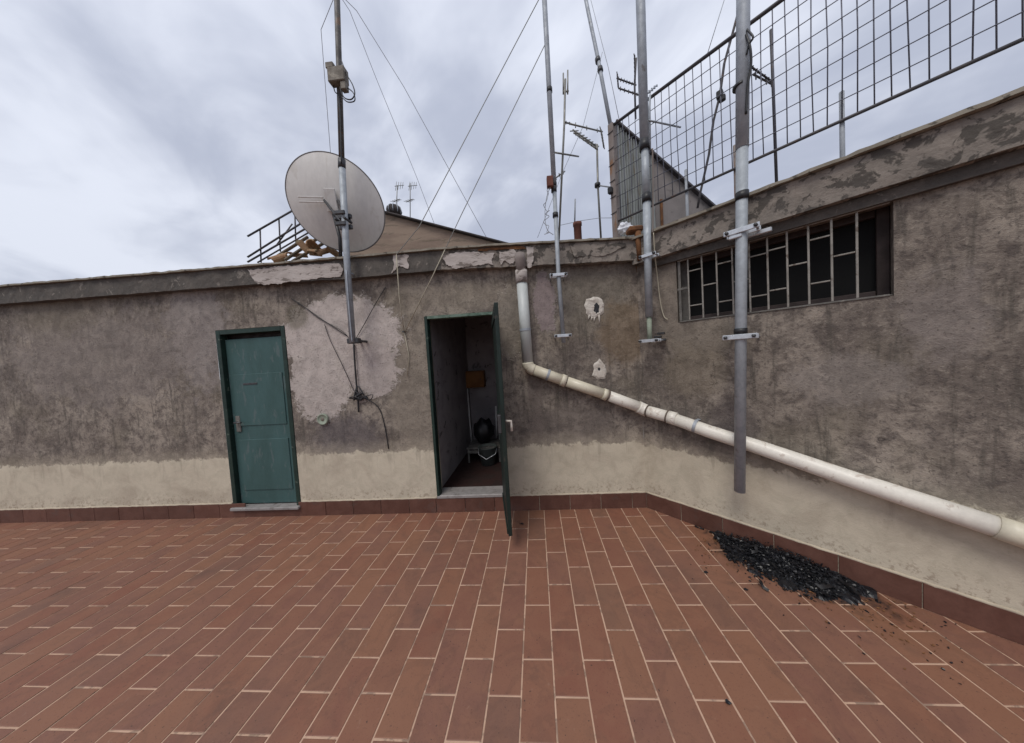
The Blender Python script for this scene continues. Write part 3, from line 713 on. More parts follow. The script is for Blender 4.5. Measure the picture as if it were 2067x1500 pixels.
m.add(v, [(i * n + k, i * n + (k + 1) % n, (i + 1) * n + (k + 1) % n, (i + 1) * n + k) for i in range(rws) for k in range(n)], True)
tag(m.build('rubbish_sack', M['bag'], loc=(tx, ty, tz)), 'black plastic sack slumped on the low table in the dark room', 'sack')
bx, by = onp(987, 945, NF, 3.5).x, 3.5
t = thing('bucket', 'dull grey-green plastic bucket on the floor inside the doorway', 'bucket', (bx, by, RF))
MB().lathe((bx, by, RF), [(0, .004), (.09, .004), (.12, .23), (.128, .235), (.126, .24), (.116, .238), (.085, .012), (0, .012)], 24).build('pail', M['bucket'], t)
MB().tube([(bx - .125, by, RF + .23), (bx - .11, by - .06, RF + .15), (bx, by - .13, RF + .11), (bx + .11, by - .06, RF + .15), (bx + .125, by, RF + .23)], .004, 6).build('handle', M['clamp'], t)
def handle_pole(x0, y0, x1, y1, Y, label, r=.013, group=None):
    a, b = onp(x0, y0, NF, Y), onp(x1, y1, NF, Y)
    t = thing('broom', label, 'broom', (b.x, b.y, b.z), group)
    MB().tube([b, a], r, 8).build('stick', M['pole_pale'], t)
    hb = min(.09, max(.03, b.z - RF))
    MB().bbox((b.x, b.y, b.z - hb / 2), (.05, .20, hb), b=.01).build('brush', M['bag'], t)
handle_pole(943, 785, 953, 905, 4.22, 'pale stick leaning at the back corner of the dark room, left of the black sack')
handle_pole(1001, 820, 1003, 905, 4.0, 'pale upright stick right of the black sack, left of a close pair')
handle_pole(1008, 815, 1009, 900, 3.9, 'pale upright stick beside the open door leaf, right of a close pair')

# ------------------------------------------------------------------ angled wall on the right
def patchR(x, y, rx, ry, col, amt, amp):
    p = pr(x, y); return (rs(p), p.z, abs(rs(pr(x + rx, y)) - rs(p)), abs(p.z - pr(x, y + ry).z), col, amt, amp)
patchesR = [patchR(1350, 600, 30, 90, (.235, .20, .165), .7, 1.2), patchR(1420, 680, 80, 40, (.24, .205, .165), .7, 1.2), patchR(1400, 750, 70, 50, (.20, .165, .125), .6, 1.2),
            patchR(1480, 860, 50, 60, (.135, .112, .108), .6, 1.2), patchR(1700, 770, 120, 50, (.27, .235, .21), .65, 2.2), patchR(1900, 640, 90, 90, (.25, .215, .195), .65, 2.2)]
M['wallR'] = wall_mat('old_render_angled', SD, CORNER, patchesR, .61)
rwall = thing('angled_wall', 'weathered brown-grey rooftop wall set at an angle, with barred window', 'wall')
SE = 5.2
wa, wb_ = pr(1369, 585), pr(1541, 560)
WS0, WS1, WZ0, WZ1 = .335, 1.42, 1.738, 2.262
holesR = [(WS0, WS1, WZ0, WZ1)]
us = lines(0, SE, .04, [WS0, WS1]); zs = lines(-.02, 2.42, .04, [WZ0, WZ1])
mb = face_grid(CORNER, SD, -NR, us, zs, holesR, 1, 8.7)
for (a, b, c, d) in ((rp(WS0, WZ0, -.002), rp(WS0, WZ1, -.002), rp(WS0, WZ1, -.2), rp(WS0, WZ0, -.2)), (rp(WS1, WZ0, -.002), rp(WS1, WZ1, -.002), rp(WS1, WZ1, -.2), rp(WS1, WZ0, -.2)),
                     (rp(WS0, WZ0, -.002), rp(WS1, WZ0, -.002), rp(WS1, WZ0, -.2), rp(WS0, WZ0, -.2)), (rp(WS0, WZ1, -.002), rp(WS1, WZ1, -.002), rp(WS1, WZ1, -.2), rp(WS0, WZ1, -.2))):
    mb.add([a, b, c, d], [(0, 1, 2, 3)])
mb.build('wall_face', M['wallR'], rwall)
skirting(rwall, lambda u: rp(u, 0), SD, -NR, .006, 3.3)
bead(rwall, [rp(0, zb, .004), rp(3.3, zb, .004)])
FOR = .085
def fr(x, y): return pr(x, y, FOR)
zt, zbm = (fr(1320, 471).z + fr(1541, 388).z) / 2, (fr(1320, 520).z + fr(1541, 452).z) / 2
rough_band(MB(), rp(.0, zbm), rp(1.05, zbm), rp(.0, zt), rp(1.05, zt), -NR, FOR, 60, 21).build('fascia', M['fascia'], rwall)
rough_band(MB(), rp(1.05, zbm), rp(SE, zbm), rp(1.05, zt), rp(SE, zt), -NR, FOR - .003, 120, 27).build('fascia', M['fascia'], rwall)
coping(rwall, [rp(-.02, zt + .004), rp(SE, zt + .004)], -NR, FOR + .03, .35, .019)
# lower drip moulding: second, thinner lip under the fascia
rough_band(MB(), rp(.16, zbm - .062), rp(SE, zbm - .062), rp(.16, zbm - .004), rp(SE, zbm - .004), -NR, .035, 130, 33).build('drip_moulding', M['fascia_dark'], rwall)
# window
win = MB().box(rp((WS0 + WS1) / 2, (WZ0 + WZ1) / 2, -.155), (WS1 - WS0, .012, WZ1 - WZ0), (SD, NR, Z_)).build('window', M['interior_black'], rwall)
def rbar(s0, s1, z0, z1, off, d, name, mt, par):
    MB().bbox(rp((s0 + s1) / 2, (z0 + z1) / 2, off), (abs(s1 - s0), d, abs(z1 - z0)), (SD, NR, Z_), min(.003, abs(s1 - s0) * .2, abs(z1 - z0) * .2)).build(name, mt, par)
for (a, b, c, d) in ((WS0 + .002, WS0 + .05, WZ0 + .002, WZ1 - .002), (WS1 - .05, WS1 - .002, WZ0 + .002, WZ1 - .002), (WS0 + .052, WS1 - .052, WZ1 - .042, WZ1 - .002), (WS0 + .052, WS1 - .052, WZ0 + .002, WZ0 + .05), ):
    rbar(a, b, c, d, -.125, .04, 'window_frame', M['iron_grey'] if a < WS0 + .01 else M['wood_dark'], win)
# grille of flat and round bars standing a little proud
bx_s = [rs(pr(x, 575, .012)) for x in (1389, 1418, 1447, 1479, 1513)]
stp = (bx_s[-1] - bx_s[0]) / 4
bars = [bx_s[0] + stp * k for k in range(-0, 12) if bx_s[0] + stp * k < WS1 - .03]
gz0, gz1 = WZ0 + .012, WZ1 - .018
for k, s_ in enumerate(bars): rbar(s_ - .0052, s_ + .0052, gz0, gz1, .0, .012, 'grille_bar', M['iron_white'], win)
rbar(WS0 + .012, WS0 + .032, gz0, gz1, -.004, .016, 'grille_bar', M['iron_grey'], win)
rbar(WS0 + .012, WS1 - .012, gz1 + .001, gz1 + .014, .0, .014, 'grille_rail', M['iron_white'], win)
rbar(WS0 + .012, WS1 - .012, gz0 - .012, gz0 - .001, .0, .014, 'grille_rail', M['iron_grey'], win)
hts = [[545, 616], [574], [530, 608], [566], [516, 598]]
for k in range(len(bars) - 1):
    if k < 5: zs_ = [pr((1403, 1432, 1463, 1496, 1527)[k], y, .0).z for y in hts[k]]
    else: zs_ = [[WZ1 - .11, WZ0 + .14], [(WZ0 + WZ1) / 2 + .03]][(k + 1) % 2] if k % 2 else [(WZ0 + WZ1) / 2 + .02]
    for z_ in zs_: rbar(bars[k] + .0062, bars[k + 1] - .0062, z_ - .0045, z_ + .0045, .0, .010, 'grille_rung', M['iron_white'], win)
z_ = pr(1380, 583).z
rbar(WS0 + .004, bars[0] - .0065, z_ - .01, z_ + .01, -.002, .014, 'grille_hinge', M['iron_grey'], win)
rbar(WS0 + .003, WS1 - .003, WZ0 + .0005, WZ0 + .010, -.06, .11, 'window_sill', M['fascia_dark'], win)

# roof plane behind both walls
rp_poly = [(XL, YW + .02), (KC - YW - .02, YW + .02), (KC - YW + 3.6, YW - 3.58), (9, -1), (9, 9), (XL, 9)]
tag(rough_strip(rp_poly, 2.36, 2.46).build('flat_roof', M['roof']), kind='structure')

# ------------------------------------------------------------------ masts
def bracket(parent, c, ax, nd, w, depth, mt=None, tilt=0, h=.028, r=.03):
    """clamp bar across the pole with bolts, two arms back to the wall"""
    mt = mt or M['clamp']
    axt = (ax * math.cos(tilt) + Z_ * math.sin(tilt)).normalized(); zt_ = nd.cross(axt).normalized()
    if zt_.z < 0: zt_ = -zt_
    k = MB().bbox(c + nd * (r + .006), (w, .010, h), (axt, nd, zt_), .003).build('clamp', mt, parent)
    MB().bbox(c - nd * (r + .006), (w * .96, .010, h), (axt, nd, zt_), .003).build('clamp_back', mt, k)
    for sgn in (-1, 1):
        b = c + axt * sgn * w * .40
        MB().tube([b + nd * (r + .026), b - nd * (depth)], .0075, 8).build('threaded_rod', M['galv'], k)
        MB().lathe(b + nd * (r + .012), [(0, .016), (.011, .016), (.012, 0)], 6, nd).build('nut', M['bolt'], k)
def mast(label, pts, radii, mt, base=None, name='antenna_mast', group='antenna masts fixed along the rooftop walls'):
    b = Vector(base or (pts[-1][-1] if isinstance(pts[0], list) else pts[-1]))
    t = thing(name, label, 'mast', b, group)
    for k, (seg, r) in enumerate(zip(pts if isinstance(pts[0], list) else [pts], radii)):
        MB().tube(seg, r, 14).build('pole', mt[k] if isinstance(mt, list) else mt, t)
    return t
# M1, left, in front of the dish
o1 = .17
P = lambda x, y, o=o1: pf(x, y, o)
ptop = lerp(P(685, 155), P(681, 22), 1.35)
m1 = mast('tall mast left of the doorway carrying the big dish and a taupe box', [[ptop, P(685, 155), P(690, 330)], [P(690, 328), P(700, 520), P(712, 692)]], [.0235, .0275], [M['mast_brown'], M['galv']])
MB().tube([P(690, 322), P(690, 340)], .031, 14).build('coupling', M['bolt'], m1)
bxp = P(683, 155, o1 + .05)
bo = MB().bbox(bxp + X_ * -.002, (.155, .07, .125), (X_, Y_, Z_), .006).build('amplifier_box', M['box'], m1)
MB().bbox(bxp + X_ * -.06 + Z_ * .085, (.07, .06, .05), b=.005).build('box_lid', M['box'], bo)
MB().bbox(bxp + X_ * .05 - Z_ * .095, (.05, .05, .07), b=.005).build('filter', M['box'], bo)
loop = [P(689, 122, o1 + .03), P(700, 150, o1 + .06), P(712, 172, o1 + .07), P(716, 190, o1 + .07), P(708, 201, o1 + .07), P(694, 196, o1 + .06), P(686, 176, o1 + .06)]
def smooth(pts, n=6):
    o = []; p = [pts[0]] + pts + [pts[-1]]
    for i in range(1, len(p) - 2):
        for k in range(n):
            t = k / n; a, b, c, d = p[i - 1], p[i], p[i + 1], p[i + 2]
            o.append(.5 * ((2 * b) + (c - a) * t + (2 * a - 5 * b + 4 * c - d) * t * t + (3 * b - a - 3 * c + d) * t ** 3))
    return o + [pts[-1]]
MB().tube(smooth(loop), .005, 6).build('cable', M['black'], m1)
MB().tube(smooth([P(690, 196, o1 + .05), P(702, 206, o1 + .06), P(716, 203, o1 + .06), P(712, 186, o1 + .05), P(690, 170, o1 + .04)]), .0045, 6).build('cable', M['black'], m1)
MB().tube(smooth([P(672, 168, o1 + .04), P(676, 185, o1 + .04), P(684, 196, o1 + .03), P(687, 240, o1 + .03), P(689, 330, o1 + .035)]), .0045, 6).build('cable', M['black'], m1)
MB().tube(smooth([P(699, 545, o1 + .03), P(706, 640, o1 + .04), P(711, 690, o1 + .03)]), .006, 6).build('cable', M['galv_dark'], m1)
c = P(712, 688); MB().bbox(c + Y_ * .02, (.11, .06, .05), b=.006).build('foot_clamp', M['bolt'], m1)
MB().tube([c + X_ * .03, c + X_ * .03 + Y_ * (o1 + .01)], .012, 8).build('foot_stub', M['bolt'], m1)
MB().tube([c - X_ * .03, c - X_ * .03 + Y_ * (o1 + .01)], .012, 8).build('foot_stub', M['bolt'], m1)
c = P(699, 548); MB().tube([c, Vector((c.x, YW + .01, c.z))], .011, 8).build('stay', M['galv_dark'], m1)

# M2, thin pole right of the downpipe
o2 = .16
Q = lambda x, y, o=o2: pf(x, y, o)
q_top = lerp(Q(1120, 400), Q(1100, 22), 1.5)
m2 = mast('thin galvanised mast right of the grey downpipe, with white coiled cable', [[q_top, Q(1103, 75), Q(1119, 385)], [Q(1119, 383), Q(1127, 550), Q(1138, 692)]], [.0215, .0185], [M['galv_dark'], M['galv']])
bracket(m2, Q(1127, 556), X_, -Y_, .155, o2, r=.019); bracket(m2, Q(1136, 678), X_, -Y_, .155, o2, r=.019)
for x, y in ((1109, 182), (1118, 383), (1121, 434), (1118, 372)): MB().tube([Q(x, y - 4), Q(x + .3, y + 5)], .025, 12).build('tape', M['black'], m2)
bo = MB().bbox(Q(1110, 368, o2 + .03), (.055, .05, .09), b=.005).build('amplifier_box', M['terracotta'], m2)
coil = [Q(1112, 378, o2 + .03)]
for k in range(16):
    y = 386 + k * 6.0; coil.append(Q(1103 + random.uniform(-6, 7), y + random.uniform(-5, 5), o2 + .03 + random.uniform(-.02, .03)))
MB().tube(smooth(coil, 5), .003, 5).build('coiled_cable', M['wire_grey'], m2)
MB().tube(smooth([Q(1116, 372, o2 + .02), Q(1105, 392, o2 + .03), Q(1100, 430, o2 + .04), Q(1104, 462, o2 + .03), Q(1117, 474, o2 + .02)], 6), .003, 5).build('coiled_cable', M['wire_grey'], m2)

# M5, thick two-stage pole at the corner of the walls
o5 = .16
B = lambda x, y, o=o5: pr(x, y, o)
m5 = mast('thick stepped mast at the inner corner, left of the barred window', [[lerp(B(1300, 290), B(1293, 22), 1.35), B(1293.5, 22), B(1301, 295)], [B(1301, 292), B(1305, 400)], [B(1305, 398), B(1310, 640)], [B(1310, 637), B(1312, 692)]], [.036, .029, .030, .020], [M['galv_dark'], M['galv'], M['galv'], M['capgreen']])
MB().tube([B(1300, 285), B(1301.5, 303)], .041, 14).build('coupling', M['black'], m5)
MB().tube([B(1304.5, 392), B(1305.5, 408)], .037, 14).build('coupling', M['black'], m5)
bracket(m5, B(1310, 517), SD, -NR, .14, o5, r=.03, tilt=.0); bracket(m5, B(1312, 688), SD, -NR, .17, o5, r=.022)
for x, y in ((1328, 680), (1337, 686), (1334, 673)):
    c = pr(x, y, .05); MB().bbox(c, (.06, .03, .02), (SD, NR, Z_), .004).build('loose_clamp', M['bolt'], m5)
MB().tube(smooth([B(1319, 470, .14), pr(1322, 515, .12), pr(1327, 560, .05), pr(1333, 610, .02), pr(1340, 638, .012), pr(1348, 645, .01)]), .0045, 6).build('cable', M['wire_pale'], m5)
MB().tube(smooth([B(1317, 300, .12), B(1318, 350, .12), B(1318, 440, .12), B(1317, 470, .13)]), .006, 6).build('cable', M['post'], m5)

# M6, heavy pole on the angled wall
o6 = .17
D = lambda x, y, o=o6: pr(x, y, o)
m6 = mast('heavy galvanised mast crossing the barred window on the angled wall', [[lerp(D(1498, 300), D(1500, 22), 1.3), D(1500, 22), D(1498, 300)], [D(1498, 297), D(1496, 560), D(1493, 992)]], [.036, .033], [M['galv_dark'], M['galv']])
bracket(m6, D(1498, 467), SD, -NR, .19, o6, r=.033, tilt=.0, h=.034); bracket(m6, D(1495, 680), SD, -NR, .19, o6, r=.033, h=.034)
c = pr(1484, 478, .2); MB().bbox(c, (.075, .02, .026), (SD, NR, Z_), .005).build('clamp_stub', M['clamp'], m6)
c = pr(1532, 470, .09); MB().bbox(c, (.13, .03, .03), (SD, NR, Z_), .005).build('wall_arm', M['clamp'], m6)
MB().tube([D(1498, 388), D(1498, 404)], .037, 14).build('tape', M['black'], m6)
MB().tube([D(1495, 663), D(1495, 674)], .038, 14).build('tape', M['black'], m6)
MB().tube([D(1494, 172), D(1494, 178)], .041, 14).build('tape', M['black'], m6)
MB().tube(smooth([D(1506, 70, o6 + .03), D(1514, 95, o6 + .04), D(1516, 130, o6 + .03), D(1510, 170, o6 + .03), D(1506, 230, o6 + .03)]), .007, 6).build('cable', M['black'], m6)
MB().tube(smooth([D(1508, 60, o6 + .03), D(1520, 75, o6 + .05), D(1512, 90, o6 + .04), D(1507, 110, o6 + .03)]), .006, 6).build('cable', M['black'], m6)

# ------------------------------------------------------------------ satellite dish on the left mast (seen from behind)
dc = onp(680, 412, NF, YW + .02)
dn = Vector((-.20, .95, .24)).normalized()               # looking direction of the bowl, away from the terrace
dish = thing('satellite_dish', 'large pale grey satellite dish on the left mast, seen from behind', 'satellite dish', P(692, 445))
du = dn.cross(Z_).normalized(); dv = du.cross(dn)
if dv.z < 0: dv = -dv
# slightly oval bowl, long axis leaning
rot = math.radians(47)
ea = du * math.cos(rot) - dv * math.sin(rot); eb = du * math.sin(rot) + dv * math.cos(rot)
RA, RB, DEP = .470, .412, .095
nr, ns = 12, 72; v = []; f = []
def dpt(r, q, k=0): return dc + ea * (RA * r * math.cos(q)) + eb * (RB * r * math.sin(q)) + dn * (DEP * r * r - DEP + k)
for i in range(nr + 1):
    for k in range(ns): v.append(dpt(max(i / nr, .001), 2 * math.pi * k / ns))
for i in range(nr):
    for k in range(ns): f.append((i * ns + k, i * ns + (k + 1) % ns, (i + 1) * ns + (k + 1) % ns, (i + 1) * ns + k))
nb = len(v)
for i in range(nr + 1):
    for k in range(ns): v.append(dpt(max(i / nr, .001), 2 * math.pi * k / ns, .004))
for i in range(nr):
    for k in range(ns): f.append((nb + i * ns + k, nb + (i + 1) * ns + k, nb + (i + 1) * ns + (k + 1) % ns, nb + i * ns + (k + 1) % ns))
MB().add(v, f, True).build('reflector', M['dish'], dish)
ring = [dpt(1.0, 2 * math.pi * k / ns, .002) for k in range(ns + 1)]
MB().tube(ring, .0065, 6, False).build('rim', M['rim'], dish)
hub = dpt(0, 0)
MB().bbox(hub - dn * .02, (.10, .20, .018), (du, dv, dn), .004).build('back_plate', M['dish'], dish)
for s_ in (-1, 1): MB().bbox(hub - dn * .03 + dv * .02 * s_ - du * .17, (.22, .013, .012), (du, dv, dn), .003).build('brace', M['dish'], dish)
cc = P(692, 445)
for dz_ in (-.045, .055):
    MB().bbox(cc + Z_ * dz_ - Y_ * .036, (.10, .022, .035), b=.005).build('mast_clamp', M['bolt'], dish)
    MB().bbox(cc + Z_ * dz_ + Y_ * .04, (.12, .03, .04), b=.005).build('mast_clamp', M['bolt'], dish)
for s_ in (-1, 1):
    a = cc + X_ * .045 * s_ + Y_ * .05; MB().tube([a - Y_ * .1, a, hub + du * .06 * s_ - dn * .02], .012, 8).build('mount_arm', M['bolt'], dish)
a = P(686, 480, o1 - .1); MB().tube([hub - dv * .12 - dn * .02, a, P(688, 520, o1 - .1)], .016, 8).build('support_strut', M['black'], dish)
lb = dc - dv * .37 + dn * .03; lt = dc + dn * .52 - dv * .22
MB().tube([lb, lt], .012, 8).build('feed_arm', M['galv'], dish)
MB().tube([lt, lt - dn * .09 + dv * .02], .03, 12).build('feed_horn', M['dish'], dish)

# ------------------------------------------------------------------ downpipe and sloping waste pipe
PO = .068
V0, V1 = pf(1050, 530, .095), pf(1053.5, 572, PO); V2 = pf(1066, 742, PO)
dp = thing('drainpipe', 'grey downpipe turning into a long cream and white pipe sloping along both walls', 'pipe', V2)
RP = .051
MB().tube([pf(1049, 512, .10), pf(1049.5, 524, .10), V0, V1 + Z_ * .06], [.046, .05, .045, .045], 16).build('hopper', M['post'], dp)
MB().tube([V1 + Z_ * .12, V1], [.056, .056], 18).build('socket', M['pale'], dp)
MB().tube([V1 + Z_ * .015, lerp(V1, V2, .96)], RP, 18).build('down_section', M['pvc_grey'], dp)
S0 = pf(1078, 747, PO); S1 = pf(1140, 769, PO); S2 = pf(1220, 796, PO); SC = pf(1300, 825.5, PO)
S3 = rp(.03, pr(1308, 828, PO).z, PO); S4 = pr(1347, 841, PO); S5 = pr(1541, 906, PO)
dz_ds = (S5.z - S4.z) / (rs(S5) - rs(S4)); S6 = rp(2.9, S5.z + dz_ds * (2.9 - rs(S5)), PO)
MB().tube(arc(lerp(V1, V2, .94), pf(1066, 743, PO), S0, 10), RP + .003, 18).build('elbow', M['pvc_cream'], dp)
MB().tube([S0, S1], RP, 18).build('pipe_section', M['pvc_cream'], dp)
MB().tube([lerp(S1, S0, .12), S1 + (S1 - S0).normalized() * .01], RP + .007, 18).build('collar', M['pvc_cream'], dp)
MB().tube([S1, S1 + (S1 - S0).normalized() * .016], RP + .002, 18).build('joint', M['pipe_gap'], dp)
MB().tube([S1, S2], RP - .001, 18).build('pipe_section', M['pvc_cream'], dp)
MB().tube([lerp(S2, S1, .05), lerp(S2, SC, .06)], RP + .004, 18).build('joint', M['pvc_cream'], dp)
MB().tube([lerp(S2, SC, .065), lerp(S2, SC, .10)], RP + .003, 18).build('joint', M['pipe_gap'], dp)
MB().tube([S2, SC], RP, 18).build('pipe_section', M['pvc_white'], dp)
mid_ = (SC + S3) / 2 + Vector((-.002, -.002, 0))
MB().tube(arc(lerp(SC, S2, .15), lerp(SC, S3, .5), lerp(S3, S4, .2), 8), RP + .006, 18).build('bend', M['pvc_white'], dp)
MB().tube([S3, S4], RP, 18).build('pipe_section', M['pvc_white'], dp)
d_ = (S4 - S3).normalized()
MB().tube([lerp(S3, S4, .2), lerp(S3, S4, .2) + d_ * .01], RP + .007, 18).build('joint', M['pipe_gap'], dp)
MB().tube([S4 - d_ * .004, S4 + d_ * .009], RP + .004, 18).build('joint', M['pipe_gap'], dp)
MB().tube([S4 + d_ * .009, S4 + d_ * .075], RP + .005, 18).build('collar', M['pvc_white'], dp)
S56 = lerp(S5, S6, .42)
MB().tube([S4, lerp(S4, S5, .5) - Z_ * .007, S5, lerp(S5, S56, .5) - Z_ * .006, S56], RP, 18).build('pipe_section', M['pvc_white'], dp)
e5 = (S6 - S5).normalized()
MB().tube([S56 - e5 * .03, S56 + e5 * .06], RP + .005, 18).build('collar', M['pvc_cream'], dp)
MB().tube([S56 + e5 * .05, lerp(S56, S6, .5) - Z_ * .008, S6], RP, 18).build('pipe_section', M['pvc_white'], dp)
def strap(c, ax, nd):
    e = ax.cross(nd).normalized(); pts = []
    for k in range(13):
        q = math.pi * (-.15 + 1.3 * k / 12); pts.append(c + e * math.cos(q) * (RP + .004) + nd * math.sin(q) * (RP + .004))
    pts = [pts[0] - nd * .05] + pts + [pts[-1] - nd * .05]
    v = []
    for p in pts: v += [p - ax * .011, p + ax * .011]
    MB().add(v, [(2 * k, 2 * k + 1, 2 * k + 3, 2 * k + 2) for k in range(len(pts) - 1)], True).build('strap', M['galv_dark'], dp)
strap(lerp(S0, S1, .45), (S1 - S0).normalized(), -Y_); strap(lerp(S4, S5, .34), (S5 - S4).normalized(), -NR)
strap(lerp(S5, S6, .45), (S6 - S5).normalized(), -NR); strap(lerp(V1, V2, .55), (V2 - V1).normalized(), -Y_)

# ------------------------------------------------------------------ guy wires and loose cables
def wire(name, label, pts, r, mt, cat='wire', group='thin wires strung across the sky', knots=()):
    b = pts[-1]; m = MB().tube(pts, r, 6)
    o = m.build(name, mt, loc=b); tag(o, label, cat, group); return o
anch = pf(816, 670, .012)
def sleeve(o, pts, r=.0045):
    MB().tube(pts, r, 6).build('rope_sleeve', M['wire_pale'], o)
mtop = lerp(Q(1119, 385), Q(1103, 75), 1.30)
wa_ = wire('guy_wire', 'dark guy wire from off the top edge, bent over the roof edge near the doorway', [mtop, lerp(pf(845, 460, .1), mtop, .004), pf(800, 514, .115), pf(806, 600, .05), anch], .0036, M['wire'])
sleeve(wa_, [pf(800, 514, .118), pf(806, 600, .053), anch - Y_ * .003])
wb2 = wire('guy_wire', 'dark guy wire from high on the thin mast to the wall beside the doorway', [Q(1104, 82), pf(932, 432, .13), pf(872, 560, .07), anch + X_ * .006], .0034, M['wire'])
sleeve(wb2, [lerp(pf(872, 560, .07), pf(932, 432, .13), .45), pf(872, 560, .07), anch + X_ * .006 - Y_ * .003])
MB().tube([anch + Y_ * .03, anch - Y_ * .03], .008, 8).build('wall_eye', M['bolt'], loc=anch); tag(bpy.data.objects['wall_eye'], 'small dark iron eye in the wall where two guy wires meet', 'eye bolt')
MB().tube([anch, pf(826, 720, .01), pf(822, 760, .01)], .003, 6).build('cord', M['wire_pale'], loc=anch); tag(bpy.data.objects['cord'], 'pale loose cord hanging below the wall eye', 'cord')
mh = lerp(P(685, 155), P(681, 22), 1.30)
gy = 3.5
wire('guy_wire', 'pale thin wire from the left mast down to the roof behind the dish', [mh, onp(648, 60, NF, 2.7), onp(668, 320, NF, 3.1)], .0026, M['wire_grey'])
wire('guy_wire', 'pale thin wire from the left mast to the gable slope, steeper of two', [mh, onp(706, 22, NF, 2.58), onp(760, 160, NF, 2.85), onp(840, 355, NF, 3.3), onp(879, 458, NF, gy)], .0026, M['wire_grey'])
wire('guy_wire', 'pale wire from the left mast to the low end of the gable, flatter of two', [mh, onp(720, 22, NF, 2.58), onp(815, 175, NF, 2.85), onp(985, 485, NF, gy)], .0028, M['wire_grey'])
FC = 3.0
F = lambda x, y, c=FC: onp(x, y, NR, c)
wire('guy_wire', 'thin grey wire just right of the leaning pole, ending on the fence rail', [F(1190, -10), F(1228, 137), F(1250, 243)], .003, M['wire_grey'])
wire('guy_wire', 'thin grey wire slanting down left between leaning pole and yagi', [F(1216, 105), F(1177, 255), F(1135, 350), F(1085, 480, 2.9)], .003, M['wire_grey'])
wire('guy_wire', 'thin grey wire high at the right, above the fence rail', [F(1462, 0), F(1426, 115)], .003, M['wire_grey'])
def cable(label, px, r, mt, off=.012, plane=pf):
    o = MB().tube(smooth([plane(x, y, off + .004 * (i % 2)) for i, (x, y) in enumerate(px)], 5), r, 6).build('cable', mt, loc=plane(*px[-1], off))
    tag(o, label, 'cable', 'black cables crossing the front wall')
cable('black cable slanting from upper left of the pale patch to the left mast foot', [(588, 603), (615, 620), (640, 640), (665, 655), (700, 678)], 0.0038, M['black'])
cable('thin black cable running just below the other slanting one at the pale patch', [(600, 612), (618, 622), (655, 648), (690, 668), (706, 684)], .0026, M['black'])
cable('black cable rising right from the left mast foot, up towards the roof edge', [(778, 580), (757, 615), (735, 655), (718, 684)], .0032, M['black'])
cable('thick black cable hanging straight below the left mast foot', [(714, 694), (716, 730), (719, 770), (722, 800), (724, 832)], .008, M['black'], .02)
cable('thin cable curving down across the pale patch left of the mast foot', [(655, 655), (668, 690), (690, 735), (715, 790)], .003, M['black'])
cable('black cable end trailing down the wall to the dado, left of the doorway', [(726, 800), (752, 812), (768, 830), (778, 868), (784, 906)], .0045, M['black'])
knot = MB(); kc = pf(724, 800, .03)
pts = [kc + Vector((random.gauss(0, .032), random.uniform(-.015, .015), random.gauss(0, .035))) for _ in range(26)]
knot.tube(smooth(pts, 4), .0065, 6)
pts = [kc + Vector((random.gauss(.05, .05), random.uniform(-.01, .01), random.gauss(-.02, .02))) for _ in range(12)]
knot.tube(smooth(pts, 4), .004, 6)
tag(knot.build('cable', M['black'], loc=kc), 'tangled black knot of cable below the left mast', 'cable', 'black cables crossing the front wall')
cp = pf(653, 846, 0)
t = thing('cable_outlet', 'round pale green cable outlet low on the wall, right of the left door', 'cable outlet', cp)
MB().lathe(cp - Y_ * .001, [(.058, 0), (.058, .016), (.050, .020), (.046, .012), (0, .012)], 24, (0, -1, 0)).build('ring', M['capgreen'], t)
MB().lathe(cp - Y_ * .013, [(.02, 0), (.016, .004), (0, .005)], 14, (0, -1, 0)).build('screw', M['box'], t)

# ------------------------------------------------------------------ mesh fence above the angled wall
fz1, fz0 = 4.065, 3.005
fs0 = F(1234, 250).dot(SD) ; fs1 = 1.15
def fp_(s_, z_, off=0): return NR * (FC - off) + SD * s_ + Z_ * z_
fence = thing('mesh_fence', 'dark welded wire mesh fence standing above the angled wall roof', 'fence', fp_(fs0, 2.46))
MB().tube([fp_(fs0, fz1), fp_(fs1, fz1)], .0155, 10).build('top_rail', M['fence'], fence)
MB().tube([fp_(fs0, fz0), fp_(fs1, fz0)], .011, 10).build('bottom_rail', M['fence'], fence)
MB().bbox(fp_(fs0, (2.46 + fz1 + .02) / 2), (.062, .062, fz1 + .02 - 2.46), (SD, NR, Z_), .004).build('post', M['post'], fence)
for x, y in ((1385, 400), (1484, 360), (1700, 250)):
    s_ = F(x, y).dot(SD); MB().tube([fp_(s_, 2.46, -.02), fp_(s_, fz0 + .2, -.02)], .013, 8).build('post', M['post'] if x == 1484 else M['wire_grey'], fence)
MB().tube([fp_(fs1, 2.46), fp_(fs1, fz1)], .02, 8).build('post', M['fence'], fence)
nw = int((fs1 - fs0) / .0665)
for k in range(1, nw):
    s_ = fs0 + k * .0665 + random.gauss(0, .0012)
    MB().tube([fp_(s_, fz0), fp_(s_ + random.gauss(0, .006), (fz0 + fz1) / 2, random.gauss(0, .004)), fp_(s_, fz1)], .0036, 6).build('wire', M['fencew'], fence)
for k in range(1, 8):
    z_ = fz0 + (fz1 - fz0) * k / 8
    MB().tube([fp_(fs0, z_, .007), fp_((fs0 + fs1) / 2 - .3, z_ + random.gauss(0, .004), .007), fp_(fs1, z_, .007)], .0032, 6).build('wire', M['fencew'], fence)
for k in range(6):                                       # wire ties at the post
    z_ = fz0 + (fz1 - fz0) * (k + .5) / 6; MB().tube([fp_(fs0 - .036, z_, .036), fp_(fs0 + .036, z_ + .01, .036)], .004, 6).build('tie', M['fence'], fence)
